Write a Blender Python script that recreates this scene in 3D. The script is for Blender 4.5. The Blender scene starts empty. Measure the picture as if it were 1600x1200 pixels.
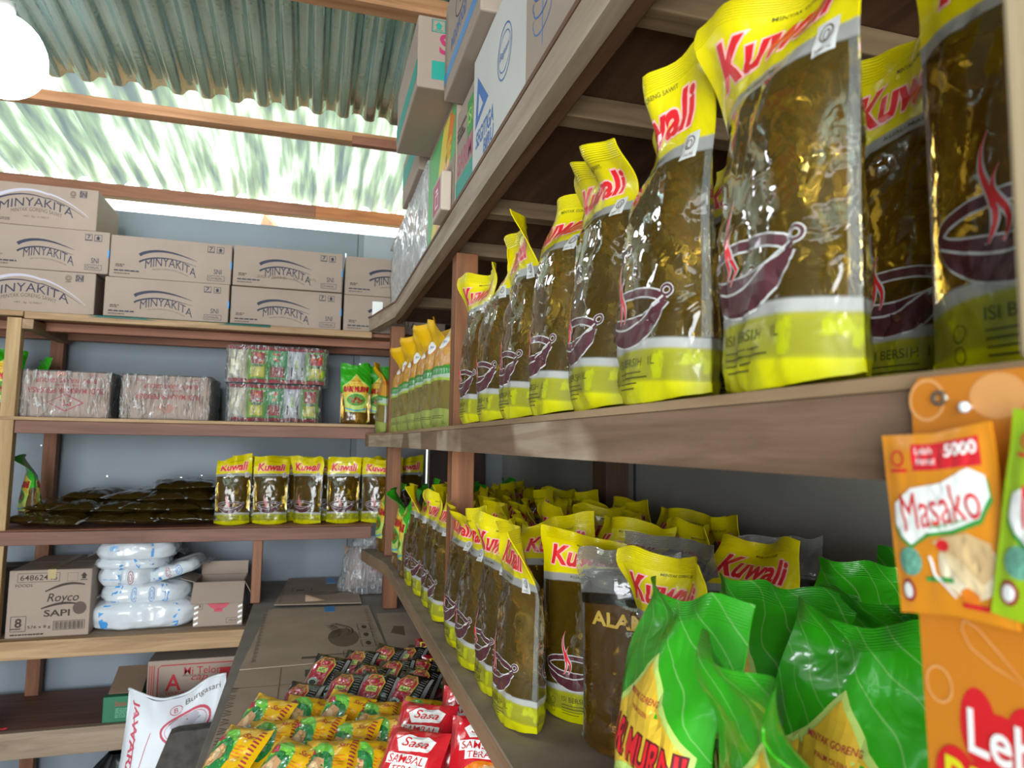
import bpy, bmesh, math, random
from mathutils import Vector, Matrix, noise

# ------------------------------------------------------------------ camera, world, light, exposure
S = bpy.context.scene
COL = S.collection
R = random.Random(7)
PI = math.pi
cam = bpy.data.cameras.new('camera'); camo = bpy.data.objects.new('camera', cam); COL.objects.link(camo)
cam.sensor_width = 36; cam.lens = 36 * 1080 / 1600; cam.clip_start = .01
M3 = Matrix(((.96012739, -.27910828, .01593638), (.03971407, .07974522, -.99602384), (.27672765, .95694267, .0876501)))
cr, cd, cf = Vector(M3[0]), Vector(M3[1]), Vector(M3[2])
camo.matrix_world = Matrix(((cr.x, -cd.x, -cf.x, 0), (cr.y, -cd.y, -cf.y, 0), (cr.z, -cd.z, -cf.z, 1.45), (0, 0, 0, 1)))
cam.dof.use_dof = True; cam.dof.focus_distance = 1.1; cam.dof.aperture_fstop = 9
S.camera = camo
S.view_settings.view_transform = 'Standard'; S.view_settings.look = 'None'
S.view_settings.gamma = 1; S.view_settings.use_curve_mapping = False
S.view_settings.exposure = 1.68
W = bpy.data.worlds.new('world'); S.world = W; W.use_nodes = True
wn = W.node_tree.nodes; wl = W.node_tree.links
bg = wn['Background']; tc = wn.new('ShaderNodeTexCoord'); sx = wn.new('ShaderNodeSeparateXYZ'); rp = wn.new('ShaderNodeValToRGB')
wl.new(tc.outputs['Generated'], sx.inputs[0]); mr = wn.new('ShaderNodeMapRange'); mr.inputs[1].default_value = -1; mr.inputs[2].default_value = 1
wl.new(sx.outputs['Z'], mr.inputs[0]); wl.new(mr.outputs[0], rp.inputs[0]); wl.new(rp.outputs[0], bg.inputs[0])
e = rp.color_ramp.elements
e[0].position = 0; e[0].color = (.16, .20, .12, 1); e[1].position = 1; e[1].color = (.86, .94, 1.0, 1)
q = e.new(.47); q.color = (.30, .36, .24, 1); q = e.new(.53); q.color = (.92, .97, 1.0, 1)
bg.inputs[1].default_value = 1.9
def area_lamp(loc, rot, sx_, sy_, energy=0, color=(1, 1, 1)):
    L = bpy.data.lights.new('daylight_fill', 'AREA'); L.shape = 'RECTANGLE'; L.size = sx_; L.size_y = sy_; L.energy = energy; L.color = color
    o = bpy.data.objects.new('daylight_fill', L); COL.objects.link(o); o.location = loc; o.rotation_euler = rot
    if energy == 0: L.cycles.is_portal = True
    return o
DAY_FILL = area_lamp((-1.0, -2.1, 1.35), (PI / 2, 0, PI), 2.2, 2.1, 52, (.90, .95, 1.0))     # fill lamp added in the open shop front, on top of the overcast sky
DAY_FILL.rotation_euler = (PI / 2, 0, 0)
S.cycles.max_bounces = 14; S.cycles.transmission_bounces = 10; S.cycles.transparent_max_bounces = 12; S.cycles.diffuse_bounces = 4
S.cycles.glossy_bounces = 4; S.cycles.caustics_refractive = False; S.cycles.caustics_reflective = False; S.cycles.sample_clamp_indirect = 6
S.cycles.use_denoising = True

# ------------------------------------------------------------------ materials
_m = {}
def srgb(h):
    if isinstance(h, str):
        c = [int(h[i:i + 2], 16) / 255 for i in (0, 2, 4)]
        return tuple((x / 12.92 if x <= .04045 else ((x + .055) / 1.055) ** 2.4) for x in c) + (1,)
    return tuple(h) + (1,) if len(h) == 3 else tuple(h)
def mat(name, color='808080', rough=.6, metal=0, spec=.5, emit=None, coat=0, var=0, vscale=8, bump=0, bscale=60, trans=0, translu=0, uvtex=None):
    if name in _m: return _m[name]
    m = bpy.data.materials.new(name); m.use_nodes = True; _m[name] = m
    n = m.node_tree.nodes; l = m.node_tree.links; b = n['Principled BSDF']; out = n['Material Output']
    c = srgb(color); b.inputs['Base Color'].default_value = c; b.inputs['Roughness'].default_value = rough
    b.inputs['Metallic'].default_value = metal; b.inputs['Specular IOR Level'].default_value = spec
    b.inputs['Coat Weight'].default_value = coat; b.inputs['Coat Roughness'].default_value = .08
    b.inputs['Transmission Weight'].default_value = trans
    if emit: b.inputs['Emission Color'].default_value = srgb(emit[0]); b.inputs['Emission Strength'].default_value = emit[1]
    t = n.new('ShaderNodeTexCoord')
    if var:
        nz = n.new('ShaderNodeTexNoise'); nz.inputs['Scale'].default_value = vscale; nz.inputs['Detail'].default_value = 5; l.new(t.outputs['Object'], nz.inputs[0])
        mx = n.new('ShaderNodeMix'); mx.data_type = 'RGBA'; mx.blend_type = 'MULTIPLY'; mx.inputs[0].default_value = 1
        ra = n.new('ShaderNodeMapRange'); ra.inputs[1].default_value = .3; ra.inputs[2].default_value = .7; ra.inputs[3].default_value = 1 - var; ra.inputs[4].default_value = 1 + var * .5
        l.new(nz.outputs['Fac'], ra.inputs[0]); mx.inputs[6].default_value = c; l.new(ra.outputs[0], mx.inputs[7]); l.new(mx.outputs[2], b.inputs['Base Color'])
    if bump:
        nb = n.new('ShaderNodeTexNoise'); nb.inputs['Scale'].default_value = bscale; nb.inputs['Detail'].default_value = 3; l.new(t.outputs['Object'], nb.inputs[0])
        bu = n.new('ShaderNodeBump'); bu.inputs['Strength'].default_value = bump; bu.inputs['Distance'].default_value = .004; l.new(nb.outputs['Fac'], bu.inputs['Height']); l.new(bu.outputs[0], b.inputs['Normal'])
    if translu:
        tr = n.new('ShaderNodeBsdfTranslucent'); tr.inputs[0].default_value = c; ms = n.new('ShaderNodeMixShader'); ms.inputs[0].default_value = translu
        l.new(b.outputs[0], ms.inputs[1]); l.new(tr.outputs[0], ms.inputs[2]); l.new(ms.outputs[0], out.inputs[0])
    return m
def wood(name, axis, c1, c2, rough=.62, scale=1.0, patch=None):
    if name in _m: return _m[name]
    m = mat(name, c1, rough); n = m.node_tree.nodes; l = m.node_tree.links; b = n['Principled BSDF']
    t = n.new('ShaderNodeTexCoord'); mp = n.new('ShaderNodeMapping'); s = [22 * scale] * 3; s['XYZ'.index(axis)] = 1.6 * scale; mp.inputs['Scale'].default_value = s
    nz = n.new('ShaderNodeTexNoise'); nz.inputs['Scale'].default_value = 1.5; nz.inputs['Detail'].default_value = 8; nz.inputs['Roughness'].default_value = .62; nz.inputs['Distortion'].default_value = .6
    r = n.new('ShaderNodeValToRGB'); r.color_ramp.elements[0].position = .36; r.color_ramp.elements[0].color = srgb(c2); r.color_ramp.elements[1].position = .64; r.color_ramp.elements[1].color = srgb(c1)
    l.new(t.outputs['Object'], mp.inputs[0]); l.new(mp.outputs[0], nz.inputs[0]); l.new(nz.outputs['Fac'], r.inputs[0])
    last = r.outputs[0]
    if patch:
        nz2 = n.new('ShaderNodeTexNoise'); nz2.inputs['Scale'].default_value = 3.2; nz2.inputs['Detail'].default_value = 2; l.new(t.outputs['Object'], nz2.inputs[0])
        r2 = n.new('ShaderNodeMapRange'); r2.inputs[1].default_value = .46; r2.inputs[2].default_value = .50; l.new(nz2.outputs['Fac'], r2.inputs[0])
        mx = n.new('ShaderNodeMix'); mx.data_type = 'RGBA'; mx.blend_type = 'MULTIPLY'; l.new(r2.outputs[0], mx.inputs[0]); l.new(last, mx.inputs[6]); mx.inputs[7].default_value = srgb(patch); last = mx.outputs[2]
    l.new(last, b.inputs['Base Color'])
    bu = n.new('ShaderNodeBump'); bu.inputs['Strength'].default_value = .35; bu.inputs['Distance'].default_value = .002; l.new(nz.outputs['Fac'], bu.inputs['Height']); l.new(bu.outputs[0], b.inputs['Normal'])
    return m
def film(name, stops, oil=(.40, .235, .022), hdr_noise=None, smile=.03, seal=.93, dark=.12, stripes=False, body_rough=.04, clear_above=None):
    """printed film pouch. stops = [(v, colour, opacity)] along the pouch height; where opacity is 0 the oil shows"""
    if name in _m: return _m[name]
    m = bpy.data.materials.new(name); m.use_nodes = True; _m[name] = m
    n = m.node_tree.nodes; l = m.node_tree.links; out = n['Material Output']; pr = n['Principled BSDF']
    uv = n.new('ShaderNodeUVMap'); uv.uv_map = 'uv'; sp = n.new('ShaderNodeSeparateXYZ'); l.new(uv.outputs[0], sp.inputs[0])
    def mth(op, a, b=None, c=None):
        k = n.new('ShaderNodeMath'); k.operation = op
        for i, x in enumerate((a, b, c)):
            if x is None: continue
            if isinstance(x, (int, float)): k.inputs[i].default_value = x
            else: l.new(x, k.inputs[i])
        return k.outputs[0]
    s = mth('MULTIPLY_ADD', sp.outputs[0], 2, -1); s2 = mth('MULTIPLY', s, s)
    va = mth('MULTIPLY_ADD', s2, smile, sp.outputs[1])
    col = n.new('ShaderNodeValToRGB'); opa = n.new('ShaderNodeValToRGB')
    for ramp, idx in ((col, 1), (opa, 2)):
        els = ramp.color_ramp.elements
        while len(els) > 1: els.remove(els[0])
        first = True
        prev = None
        for k, st in enumerate(stops):
            c = srgb(st[1]) if idx == 1 else (st[2],) * 3 + (1,)
            if first: els[0].position = st[0]; els[0].color = c; first = False
            else:
                q = els.new(max(0, st[0] - .004)); q.color = prev
                q = els.new(st[0] + .004); q.color = c
            prev = c
    l.new(va, col.inputs[0]); l.new(va, opa.inputs[0])
    cc = col.outputs[0]
    tco = n.new('ShaderNodeTexCoord')
    if stripes:
        wv = n.new('ShaderNodeTexWave'); wv.wave_type = 'BANDS'; wv.bands_direction = 'DIAGONAL'; wv.inputs['Scale'].default_value = 3.6; wv.inputs['Distortion'].default_value = 2.5; wv.inputs['Detail'].default_value = 0
        mpp = n.new('ShaderNodeMapping'); mpp.inputs['Scale'].default_value = (1, 1.9, 1); l.new(uv.outputs[0], mpp.inputs[0]); l.new(mpp.outputs[0], wv.inputs[0])
        k = n.new('ShaderNodeMapRange'); k.inputs[1].default_value = .985; k.inputs[2].default_value = 1.0; k.inputs[4].default_value = .35; l.new(wv.outputs['Fac'], k.inputs[0])
        mx = n.new('ShaderNodeMix'); mx.data_type = 'RGBA'; l.new(k.outputs[0], mx.inputs[0]); l.new(cc, mx.inputs[6]); mx.inputs[7].default_value = srgb('c8f0a0'); cc = mx.outputs[2]
    if hdr_noise:
        nz = n.new('ShaderNodeTexNoise'); nz.inputs['Scale'].default_value = 7; nz.inputs['Detail'].default_value = 3; l.new(uv.outputs[0], nz.inputs[0])
        k = n.new('ShaderNodeMapRange'); k.inputs[1].default_value = .56; k.inputs[2].default_value = .60; l.new(nz.outputs['Fac'], k.inputs[0])
        band = mth('MULTIPLY', mth('GREATER_THAN', va, hdr_noise[0]), mth('LESS_THAN', va, hdr_noise[1]))
        fac = mth('MULTIPLY', mth('MULTIPLY', k.outputs[0], band), .8)
        mx = n.new('ShaderNodeMix'); mx.data_type = 'RGBA'; l.new(fac, mx.inputs[0]); l.new(cc, mx.inputs[6]); mx.inputs[7].default_value = srgb(hdr_noise[2]); cc = mx.outputs[2]
    l.new(cc, pr.inputs['Base Color']); pr.inputs['Roughness'].default_value = .32; pr.inputs['Coat Weight'].default_value = .6; pr.inputs['Coat Roughness'].default_value = .07
    tl = n.new('ShaderNodeBsdfTranslucent'); l.new(cc, tl.inputs[0]); m1 = n.new('ShaderNodeMixShader'); m1.inputs[0].default_value = .28; l.new(pr.outputs[0], m1.inputs[1]); l.new(tl.outputs[0], m1.inputs[2])
    # oil seen through clear film: tinted refraction over a little dark body colour
    edge = mth('GREATER_THAN', mth('ABSOLUTE', s), seal)
    if clear_above: edge = mth('MAXIMUM', edge, mth('GREATER_THAN', va, clear_above))
    oc = n.new('ShaderNodeMix'); oc.data_type = 'RGBA'; l.new(edge, oc.inputs[0]); oc.inputs[6].default_value = srgb(oil); oc.inputs[7].default_value = (.88, .88, .84, 1)
    gl = n.new('ShaderNodeBsdfPrincipled'); gl.inputs['Transmission Weight'].default_value = 1 - dark; gl.inputs['IOR'].default_value = 1.38; gl.inputs['Roughness'].default_value = body_rough
    l.new(oc.outputs[2], gl.inputs['Base Color']); gl.inputs['Coat Weight'].default_value = .5; gl.inputs['Coat Roughness'].default_value = .05
    m2 = n.new('ShaderNodeMixShader'); l.new(opa.outputs[0], m2.inputs[0]); l.new(gl.outputs[0], m2.inputs[1]); l.new(m1.outputs[0], m2.inputs[2]); l.new(m2.outputs[0], out.inputs[0])
    # wrinkles of the film
    nb = n.new('ShaderNodeTexNoise'); nb.inputs['Scale'].default_value = 26; nb.inputs['Detail'].default_value = 2; nb.inputs['Distortion'].default_value = 1.2; l.new(tco.outputs['Object'], nb.inputs[0])
    cw = n.new('ShaderNodeTexWave'); cw.bands_direction = 'Y'; cw.inputs['Scale'].default_value = 42; l.new(uv.outputs[0], cw.inputs[0])
    cm = mth('MULTIPLY', mth('MULTIPLY', mth('GREATER_THAN', sp.outputs[1], .935), cw.outputs['Fac']), .25)
    hh = mth('ADD', nb.outputs['Fac'], cm)
    bu = n.new('ShaderNodeBump'); bu.inputs['Strength'].default_value = .55; bu.inputs['Distance'].default_value = .004; l.new(hh, bu.inputs['Height'])
    for x in (pr, gl): l.new(bu.outputs[0], x.inputs['Normal']); l.new(bu.outputs[0], x.inputs['Coat Normal'])
    return m
def clear_wrap(name, amount=.25, tint='f0f4f6', bscale=30, crease=.6):
    if name in _m: return _m[name]
    m = bpy.data.materials.new(name); m.use_nodes = True; _m[name] = m
    n = m.node_tree.nodes; l = m.node_tree.links; out = n['Material Output']; pr = n['Principled BSDF']
    pr.inputs['Base Color'].default_value = srgb(tint); pr.inputs['Roughness'].default_value = .12; pr.inputs['Specular IOR Level'].default_value = 1
    tr = n.new('ShaderNodeBsdfTransparent'); tr.inputs[0].default_value = (.96, .96, .97, 1)
    fr = n.new('ShaderNodeFresnel'); fr.inputs[0].default_value = 1.45
    k = n.new('ShaderNodeMath'); k.operation = 'ADD'; k.inputs[1].default_value = amount; l.new(fr.outputs[0], k.inputs[0])
    ms = n.new('ShaderNodeMixShader'); l.new(k.outputs[0], ms.inputs[0]); l.new(tr.outputs[0], ms.inputs[1]); l.new(pr.outputs[0], ms.inputs[2]); l.new(ms.outputs[0], out.inputs[0])
    t = n.new('ShaderNodeTexCoord'); mp = n.new('ShaderNodeMapping'); mp.inputs['Rotation'].default_value = (0, .6, 0); mp.inputs['Scale'].default_value = (2.2, 1, .5); l.new(t.outputs['Object'], mp.inputs[0]); nb = n.new('ShaderNodeTexNoise'); nb.inputs['Scale'].default_value = bscale; nb.inputs['Detail'].default_value = 2; nb.inputs['Distortion'].default_value = 2.5; l.new(mp.outputs[0], nb.inputs[0])
    # white painted along the film's creases, standing in for its bright reflections
    nc = n.new('ShaderNodeTexNoise'); nc.inputs['Scale'].default_value = bscale * .8; nc.inputs['Detail'].default_value = 3; nc.inputs['Distortion'].default_value = 1.5; l.new(mp.outputs[0], nc.inputs[0])
    a1 = n.new('ShaderNodeMath'); a1.operation = 'SUBTRACT'; a1.inputs[1].default_value = .5; l.new(nc.outputs['Fac'], a1.inputs[0])
    a2 = n.new('ShaderNodeMath'); a2.operation = 'ABSOLUTE'; l.new(a1.outputs[0], a2.inputs[0])
    a3 = n.new('ShaderNodeMapRange'); a3.inputs[1].default_value = 0; a3.inputs[2].default_value = .022; a3.inputs[3].default_value = crease; a3.inputs[4].default_value = 0; l.new(a2.outputs[0], a3.inputs[0])
    a4 = n.new('ShaderNodeMath'); a4.operation = 'ADD'; a4.use_clamp = True; l.new(k.outputs[0], a4.inputs[0]); l.new(a3.outputs[0], a4.inputs[1]); l.new(a4.outputs[0], ms.inputs[0])
    bu = n.new('ShaderNodeBump'); bu.inputs['Strength'].default_value = 1; bu.inputs['Distance'].default_value = .014; l.new(nb.outputs['Fac'], bu.inputs['Height']); l.new(bu.outputs[0], pr.inputs['Normal']); l.new(bu.outputs[0], fr.inputs['Normal'])
    return m

# ------------------------------------------------------------------ mesh tools
class MB:
    def __init__(s): s.v = []; s.f = []; s.mi = []; s.uv = []; s.mats = []; s.sm = []
    def mid(s, m):
        if m not in s.mats: s.mats.append(m)
        return s.mats.index(m)
    def add(s, vs, fs, m, uvs=None, smooth=False):
        b = len(s.v); s.v += [tuple(x) for x in vs]; i = s.mid(m)
        for f in fs:
            s.f.append([b + k for k in f]); s.mi.append(i); s.sm.append(smooth)
            s.uv.append([uvs[k] for k in f] if uvs else [(0, 0)] * len(f))
        return s
    def box(s, x0, x1, y0, y1, z0, z1, m, bev=.002, rot=None, piv=None, skip=()):
        bm = bmesh.new()
        vs = [bm.verts.new(p) for p in ((x0, y0, z0), (x1, y0, z0), (x1, y1, z0), (x0, y1, z0), (x0, y0, z1), (x1, y0, z1), (x1, y1, z1), (x0, y1, z1))]
        for f in ((3, 2, 1, 0), (4, 5, 6, 7), (0, 1, 5, 4), (1, 2, 6, 5), (2, 3, 7, 6), (3, 0, 4, 7)): bm.faces.new([vs[k] for k in f])
        if bev: bmesh.ops.bevel(bm, geom=bm.edges[:], offset=bev, segments=2, affect='EDGES', profile=.5)
        if rot is not None:
            bmesh.ops.transform(bm, matrix=(Matrix.Translation(piv) @ rot @ Matrix.Translation(-Vector(piv))), verts=bm.verts)
        bm.verts.index_update()
        s.add([v.co.copy() for v in bm.verts], [[v.index for v in f.verts] for f in bm.faces], m); bm.free(); return s
    def beam(s, a, b, w, h, m, bev=.002, up=(0, 0, 1), jit=0):
        a = Vector(a); b = Vector(b); d = (b - a).normalized(); u = Vector(up); sd = d.cross(u).normalized(); u = sd.cross(d)
        mm = MB(); L = (b - a).length; mm.box(0, L, -w / 2, w / 2, -h / 2, h / 2, m, bev)
        s.add([a + d * v[0] - sd * v[1] + u * v[2] for v in mm.v], mm.f, m); return s
    def tube(s, pts, r, m, n=10, cap=True):
        pts = [Vector(p) for p in pts]; vs = []; fs = []
        for i, p in enumerate(pts):
            d = (pts[min(i + 1, len(pts) - 1)] - pts[max(i - 1, 0)]).normalized(); a = d.orthogonal().normalized() if i == 0 else (a - d * a.dot(d)).normalized(); b = d.cross(a)
            rr = r[i] if isinstance(r, (list, tuple)) else r
            vs += [p + a * math.cos(2 * PI * k / n) * rr + b * math.sin(2 * PI * k / n) * rr for k in range(n)]
        for i in range(len(pts) - 1):
            for k in range(n): fs.append([i * n + k, i * n + (k + 1) % n, (i + 1) * n + (k + 1) % n, (i + 1) * n + k])
        if cap: fs.append(list(range(n))[::-1]); fs.append([(len(pts) - 1) * n + k for k in range(n)])
        s.add(vs, fs, m, smooth=True); return s
    def grid(s, fn, nu, nv, m, smooth=True, closed_u=False, uvfn=None, flip=False):
        vs = []; uvs = []; fs = []
        for j in range(nv + 1):
            for i in range(nu + 1):
                vs.append(fn(i / nu, j / nv)); uvs.append(uvfn(i / nu, j / nv) if uvfn else (i / nu, j / nv))
        for j in range(nv):
            for i in range(nu):
                a = j * (nu + 1) + i; q = [a, a + 1, a + nu + 2, a + nu + 1]
                fs.append(q[::-1] if flip else q)
        s.add(vs, fs, m, uvs, smooth); return s
    def decal(s, poly, fn, m):
        s.add([fn(x, y) for x, y in poly[0]], poly[1], m); return s
    def build(s, name, parent=None, label=None, loc=None, rot=None):
        me = bpy.data.meshes.new(name); me.from_pydata(s.v, [], s.f)
        for m in s.mats: me.materials.append(m)
        me.polygons.foreach_set('material_index', s.mi); me.polygons.foreach_set('use_smooth', s.sm)
        ul = me.uv_layers.new(name='uv'); flat = []
        for u in s.uv:
            for a in u: flat += [a[0], a[1]]
        ul.data.foreach_set('uv', flat); me.update()
        o = bpy.data.objects.new(name, me); COL.objects.link(o)
        if parent: o.parent = parent
        if label: o['label'] = label
        if loc: o.location = loc
        if rot: o.rotation_euler = rot
        return o
def thing(name, label, cat, loc=(0, 0, 0), rot=(0, 0, 0), group=None):
    o = bpy.data.objects.new(name, None); COL.objects.link(o); o.empty_display_size = .05
    o.location = loc; o.rotation_euler = rot if isinstance(rot, (tuple, list)) else (0, 0, rot)
    o['label'] = label; o['category'] = cat
    if group: o['group'] = group
    return o
def tag(o, label, cat, group=None):
    o['label'] = label; o['category'] = cat
    if group: o['group'] = group
    return o
def struct(o): o['kind'] = 'structure'; return o
def dup(root, loc, rot, label, group=None):
    r = root.copy(); COL.objects.link(r); r.location = loc; r.rotation_euler = rot if isinstance(rot, (tuple, list)) else (0, 0, rot); r['label'] = label
    if group: r['group'] = group
    for ch in list(root.children):
        c = ch.copy(); COL.objects.link(c); c.parent = r
        for g in ch.children:
            d = g.copy(); COL.objects.link(d); d.parent = c
    return r

# ------------------------------------------------------------------ flat artwork
_t = {}
def _text_raw(s, bold, shear):
    k = (s, bold, shear)
    if k in _t: return _t[k]
    cu = bpy.data.curves.new('t', 'FONT'); cu.body = s; cu.size = 1; cu.offset = bold; cu.shear = shear; cu.resolution_u = 3; cu.fill_mode = 'FRONT'
    o = bpy.data.objects.new('t', cu); COL.objects.link(o); bpy.context.view_layer.update()
    dg = bpy.context.evaluated_depsgraph_get(); me = bpy.data.meshes.new_from_object(o.evaluated_get(dg))
    v = [(p.co.x, p.co.y) for p in me.vertices]; f = [list(p.vertices) for p in me.polygons]
    bpy.data.objects.remove(o); bpy.data.curves.remove(cu); bpy.data.meshes.remove(me)
    _t[k] = (v, f); return v, f
def T(s, w, h, bold=0, shear=0, x=0, y=0, grow=0, keep=None):
    """text outline fitted to w x h, centred on x, y; grow makes the outline fatter round the same letters"""
    v, f = _text_raw(s, bold, shear)
    if not v: return [], []
    x0 = min(p[0] for p in v); x1 = max(p[0] for p in v); y0 = min(p[1] for p in v); y1 = max(p[1] for p in v)
    sx_, sy_ = w / (x1 - x0), h / (y1 - y0)
    if grow:
        v2, f2 = _text_raw(s, bold + grow, shear); v, f = v2, f2
    cx, cy = (x0 + x1) / 2, (y0 + y1) / 2
    return [(x + (p[0] - cx) * sx_, y + (p[1] - cy) * sy_) for p in v], f
def rect(x0, x1, y0, y1): return [(x0, y0), (x1, y0), (x1, y1), (x0, y1)], [[0, 1, 2, 3]]
def frame(x0, x1, y0, y1, t):
    v = [(x0, y0), (x1, y0), (x1, y1), (x0, y1), (x0 + t, y0 + t), (x1 - t, y0 + t), (x1 - t, y1 - t), (x0 + t, y1 - t)]
    return v, [[0, 1, 5, 4], [1, 2, 6, 5], [2, 3, 7, 6], [3, 0, 4, 7]]
def strip(pts, wid):
    v = []; f = []
    n = len(pts)
    for i, p in enumerate(pts):
        a = pts[max(i - 1, 0)]; b = pts[min(i + 1, n - 1)]; dx, dy = b[0] - a[0], b[1] - a[1]; L = math.hypot(dx, dy) or 1
        w = (wid(i / (n - 1)) if callable(wid) else wid) / 2
        v += [(p[0] - dy / L * w, p[1] + dx / L * w), (p[0] + dy / L * w, p[1] - dx / L * w)]
    for i in range(n - 1): f.append([2 * i + 1, 2 * i + 3, 2 * i + 2, 2 * i])
    return v, f
def ell(cx, cy, rx, ry, n=24, rot=0):
    v = [(cx, cy)]; c, s_ = math.cos(rot), math.sin(rot)
    for k in range(n):
        a = 2 * PI * k / n; x, y = rx * math.cos(a), ry * math.sin(a); v.append((cx + x * c - y * s_, cy + x * s_ + y * c))
    return v, [[0, 1 + k, 1 + (k + 1) % n] for k in range(n)]
def ring(cx, cy, rx, ry, w, a0=0, a1=2 * PI, n=24):
    return strip([(cx + rx * math.cos(a0 + (a1 - a0) * k / n), cy + ry * math.sin(a0 + (a1 - a0) * k / n)) for k in range(n + 1)], w)
def poly(pts):
    c = (sum(p[0] for p in pts) / len(pts), sum(p[1] for p in pts) / len(pts)); n = len(pts)
    return [c] + list(pts), [[0, 1 + k, 1 + (k + 1) % n] for k in range(n)]
def xf(p, dx=0, dy=0, rot=0, sc=1, fx=None):
    c, s_ = math.cos(rot), math.sin(rot); v = []
    for x, y in p[0]:
        x *= sc; y *= sc
        x, y = (x * c - y * s_ + dx, x * s_ + y * c + dy)
        if fx: x, y = fx(x, y)
        v.append((x, y))
    return v, p[1]
def arch(k): return lambda x, y: (x, y - k * x * x)
def cut(p, step):
    """slice flat artwork into small facets so it follows a curved film"""
    bm = bmesh.new(); vs = [bm.verts.new((x, y, 0)) for x, y in p[0]]
    for f in p[1]:
        try: bm.faces.new([vs[k] for k in f])
        except ValueError: pass
    xs = [v[0] for v in p[0]]; ys = [v[1] for v in p[0]]
    st = step if isinstance(step, tuple) else (step, step)
    for ax, lo, hi in ((0, min(xs), max(xs)), (1, min(ys), max(ys))):
        k = math.floor(lo / st[ax]) + 1
        while k * st[ax] < hi:
            co = [0, 0, 0]; co[ax] = k * st[ax]; no = [0, 0, 0]; no[ax] = 1
            bmesh.ops.bisect_plane(bm, geom=bm.verts[:] + bm.edges[:] + bm.faces[:], plane_co=co, plane_no=no, dist=1e-6); k += 1
    bm.verts.index_update(); r = ([(v.co.x, v.co.y) for v in bm.verts], [[v.index for v in f.verts] for f in bm.faces]); bm.free(); return r
def onface(o, ax, ay, off=.0006):
    o = Vector(o); ax = Vector(ax); ay = Vector(ay); n = ax.cross(ay).normalized() * off
    return lambda x, y: o + ax * x + ay * y + n

# ------------------------------------------------------------------ colours
K_ = mat('kraft', '9c8a7c', .75, var=.08, vscale=6)
KD = mat('kraft_dark', '7d6654', .8, var=.10, vscale=6)
KF = mat('kraft_flat', 'a89482', .78, var=.12, vscale=9, bump=.15, bscale=25)
INK = mat('ink_navy', '2b2c40', .7); INKB = mat('ink_brown', '3a2c24', .75); INKF = mat('ink_faint', '5a4a42', .8)
GREYP = mat('print_pale_violet', 'b7b2c0', .6); RED = mat('print_red', 'd01c24', .4, coat=.3); REDK = mat('ink_red', 'a52a30', .7)
PINK = mat('print_pink', 'f0b8b0', .4); WHITE = mat('print_white', 'eeeeea', .4); BLUE = mat('print_blue', '2a62a8', .5); TAPE = mat('tape_blue', '2f86c8', .35)
BROWN = mat('print_bowl_brown', '4a2228', .4, coat=.3); SILV = mat('print_silver', 'b9b9b6', .3); GREENP = mat('print_green', '2f8f3a', .45)
BLACK = mat('print_black', '17130f', .4); YEL = mat('print_yellow', 'e8c81c', .4, coat=.3); ORA = mat('print_orange', 'e07a18', .4, coat=.3)
TEAL = mat('print_teal', '1d8f80', .6); TEALD = mat('print_teal_light', '38a0b8', .5); OLIVT = mat('print_olive_text', '4a4a10', .5); GOLD = mat('print_gold', 'b8963c', .4)
TAN = mat('print_tan', 'c89868', .5); PALEG = mat('print_pale_green', 'b6cf6a', .45); MAG = mat('print_magenta', 'a8305e', .5)
WL = wood('wood_light_x', 'X', 'b09068', '8a6a48'); WLY = wood('wood_light_y', 'Y', 'a08464', '7a5e42'); WLZ = wood('wood_light_z', 'Z', 'b8996c', '94744a')
WR = wood('wood_red_x', 'X', '7e5546', '5e3c30'); WRZ = wood('wood_red_z', 'Z', '8e5c3c', '6a4028'); WRY = wood('wood_red_y', 'Y', '8a6454', '694438', patch='b89088')
WD = wood('wood_ply_dark', 'Y', '6e4c34', '543624', .7); WO = wood('wood_purlin', 'X', 'b8865e', '94643e'); WRR = wood('wood_purlin_red', 'X', '9a6248', '784a36')
PLY = wood('plywood_shelf', 'X', 'a08a72', '7c6650', .7)

# ================================================================== THE ROOM
YW = 3.15; XR = .87
wall = mat('wall_sheet', '7a838c', .55, var=.10, vscale=3, bump=.05); wall2 = mat('wall_sheet_pale', '969ca4', .55, var=.06, vscale=3); wallr = mat('wall_sheet_grey', 'a39f98', .7, var=.15, vscale=4)
def holed_wall(name, axis, pos, u0, u1, z0, z1, holes, m, th=.006, matfn=None):
    us = sorted({u0, u1} | {h[0] for h in holes} | {h[1] for h in holes}); zs = sorted({z0, z1} | {h[2] for h in holes} | {h[3] for h in holes})
    mb = MB(); P_ = (lambda u, z, d: (u, pos + d, z)) if axis == 'Y' else (lambda u, z, d: (pos + d, u, z))
    for i in range(len(us) - 1):
        for j in range(len(zs) - 1):
            cu_, cz = (us[i] + us[i + 1]) / 2, (zs[j] + zs[j + 1]) / 2
            if any(h[0] < cu_ < h[1] and h[2] < cz < h[3] for h in holes): continue
            mm = matfn(cu_) if matfn else m
            for d, fl in ((0, 0), (th, 1)):
                q = [P_(us[i], zs[j], d), P_(us[i + 1], zs[j], d), P_(us[i + 1], zs[j + 1], d), P_(us[i], zs[j + 1], d)]
                mb.add(q, [[0, 1, 2, 3][::-1 if fl else 1]], mm)
    return struct(mb.build(name))
hs = [(-.873, 1.855), (-.659, 1.857), (-.423, 1.86), (-1.021, 1.418), (-.998, 1.245), (-1.018, 1.24), (-.782, 1.298), (-.508, 1.291), (-.43, 1.302), (-.995, 1.032), (-.86, .61), (.20, 1.80)]
holes = [(x - r_, x + r_, z - r_, z + r_) for (x, z), r_ in zip(hs, [.0035, .002, .004, .002, .002, .002, .003, .004, .002, .0025, .003, .0015])]
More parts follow.
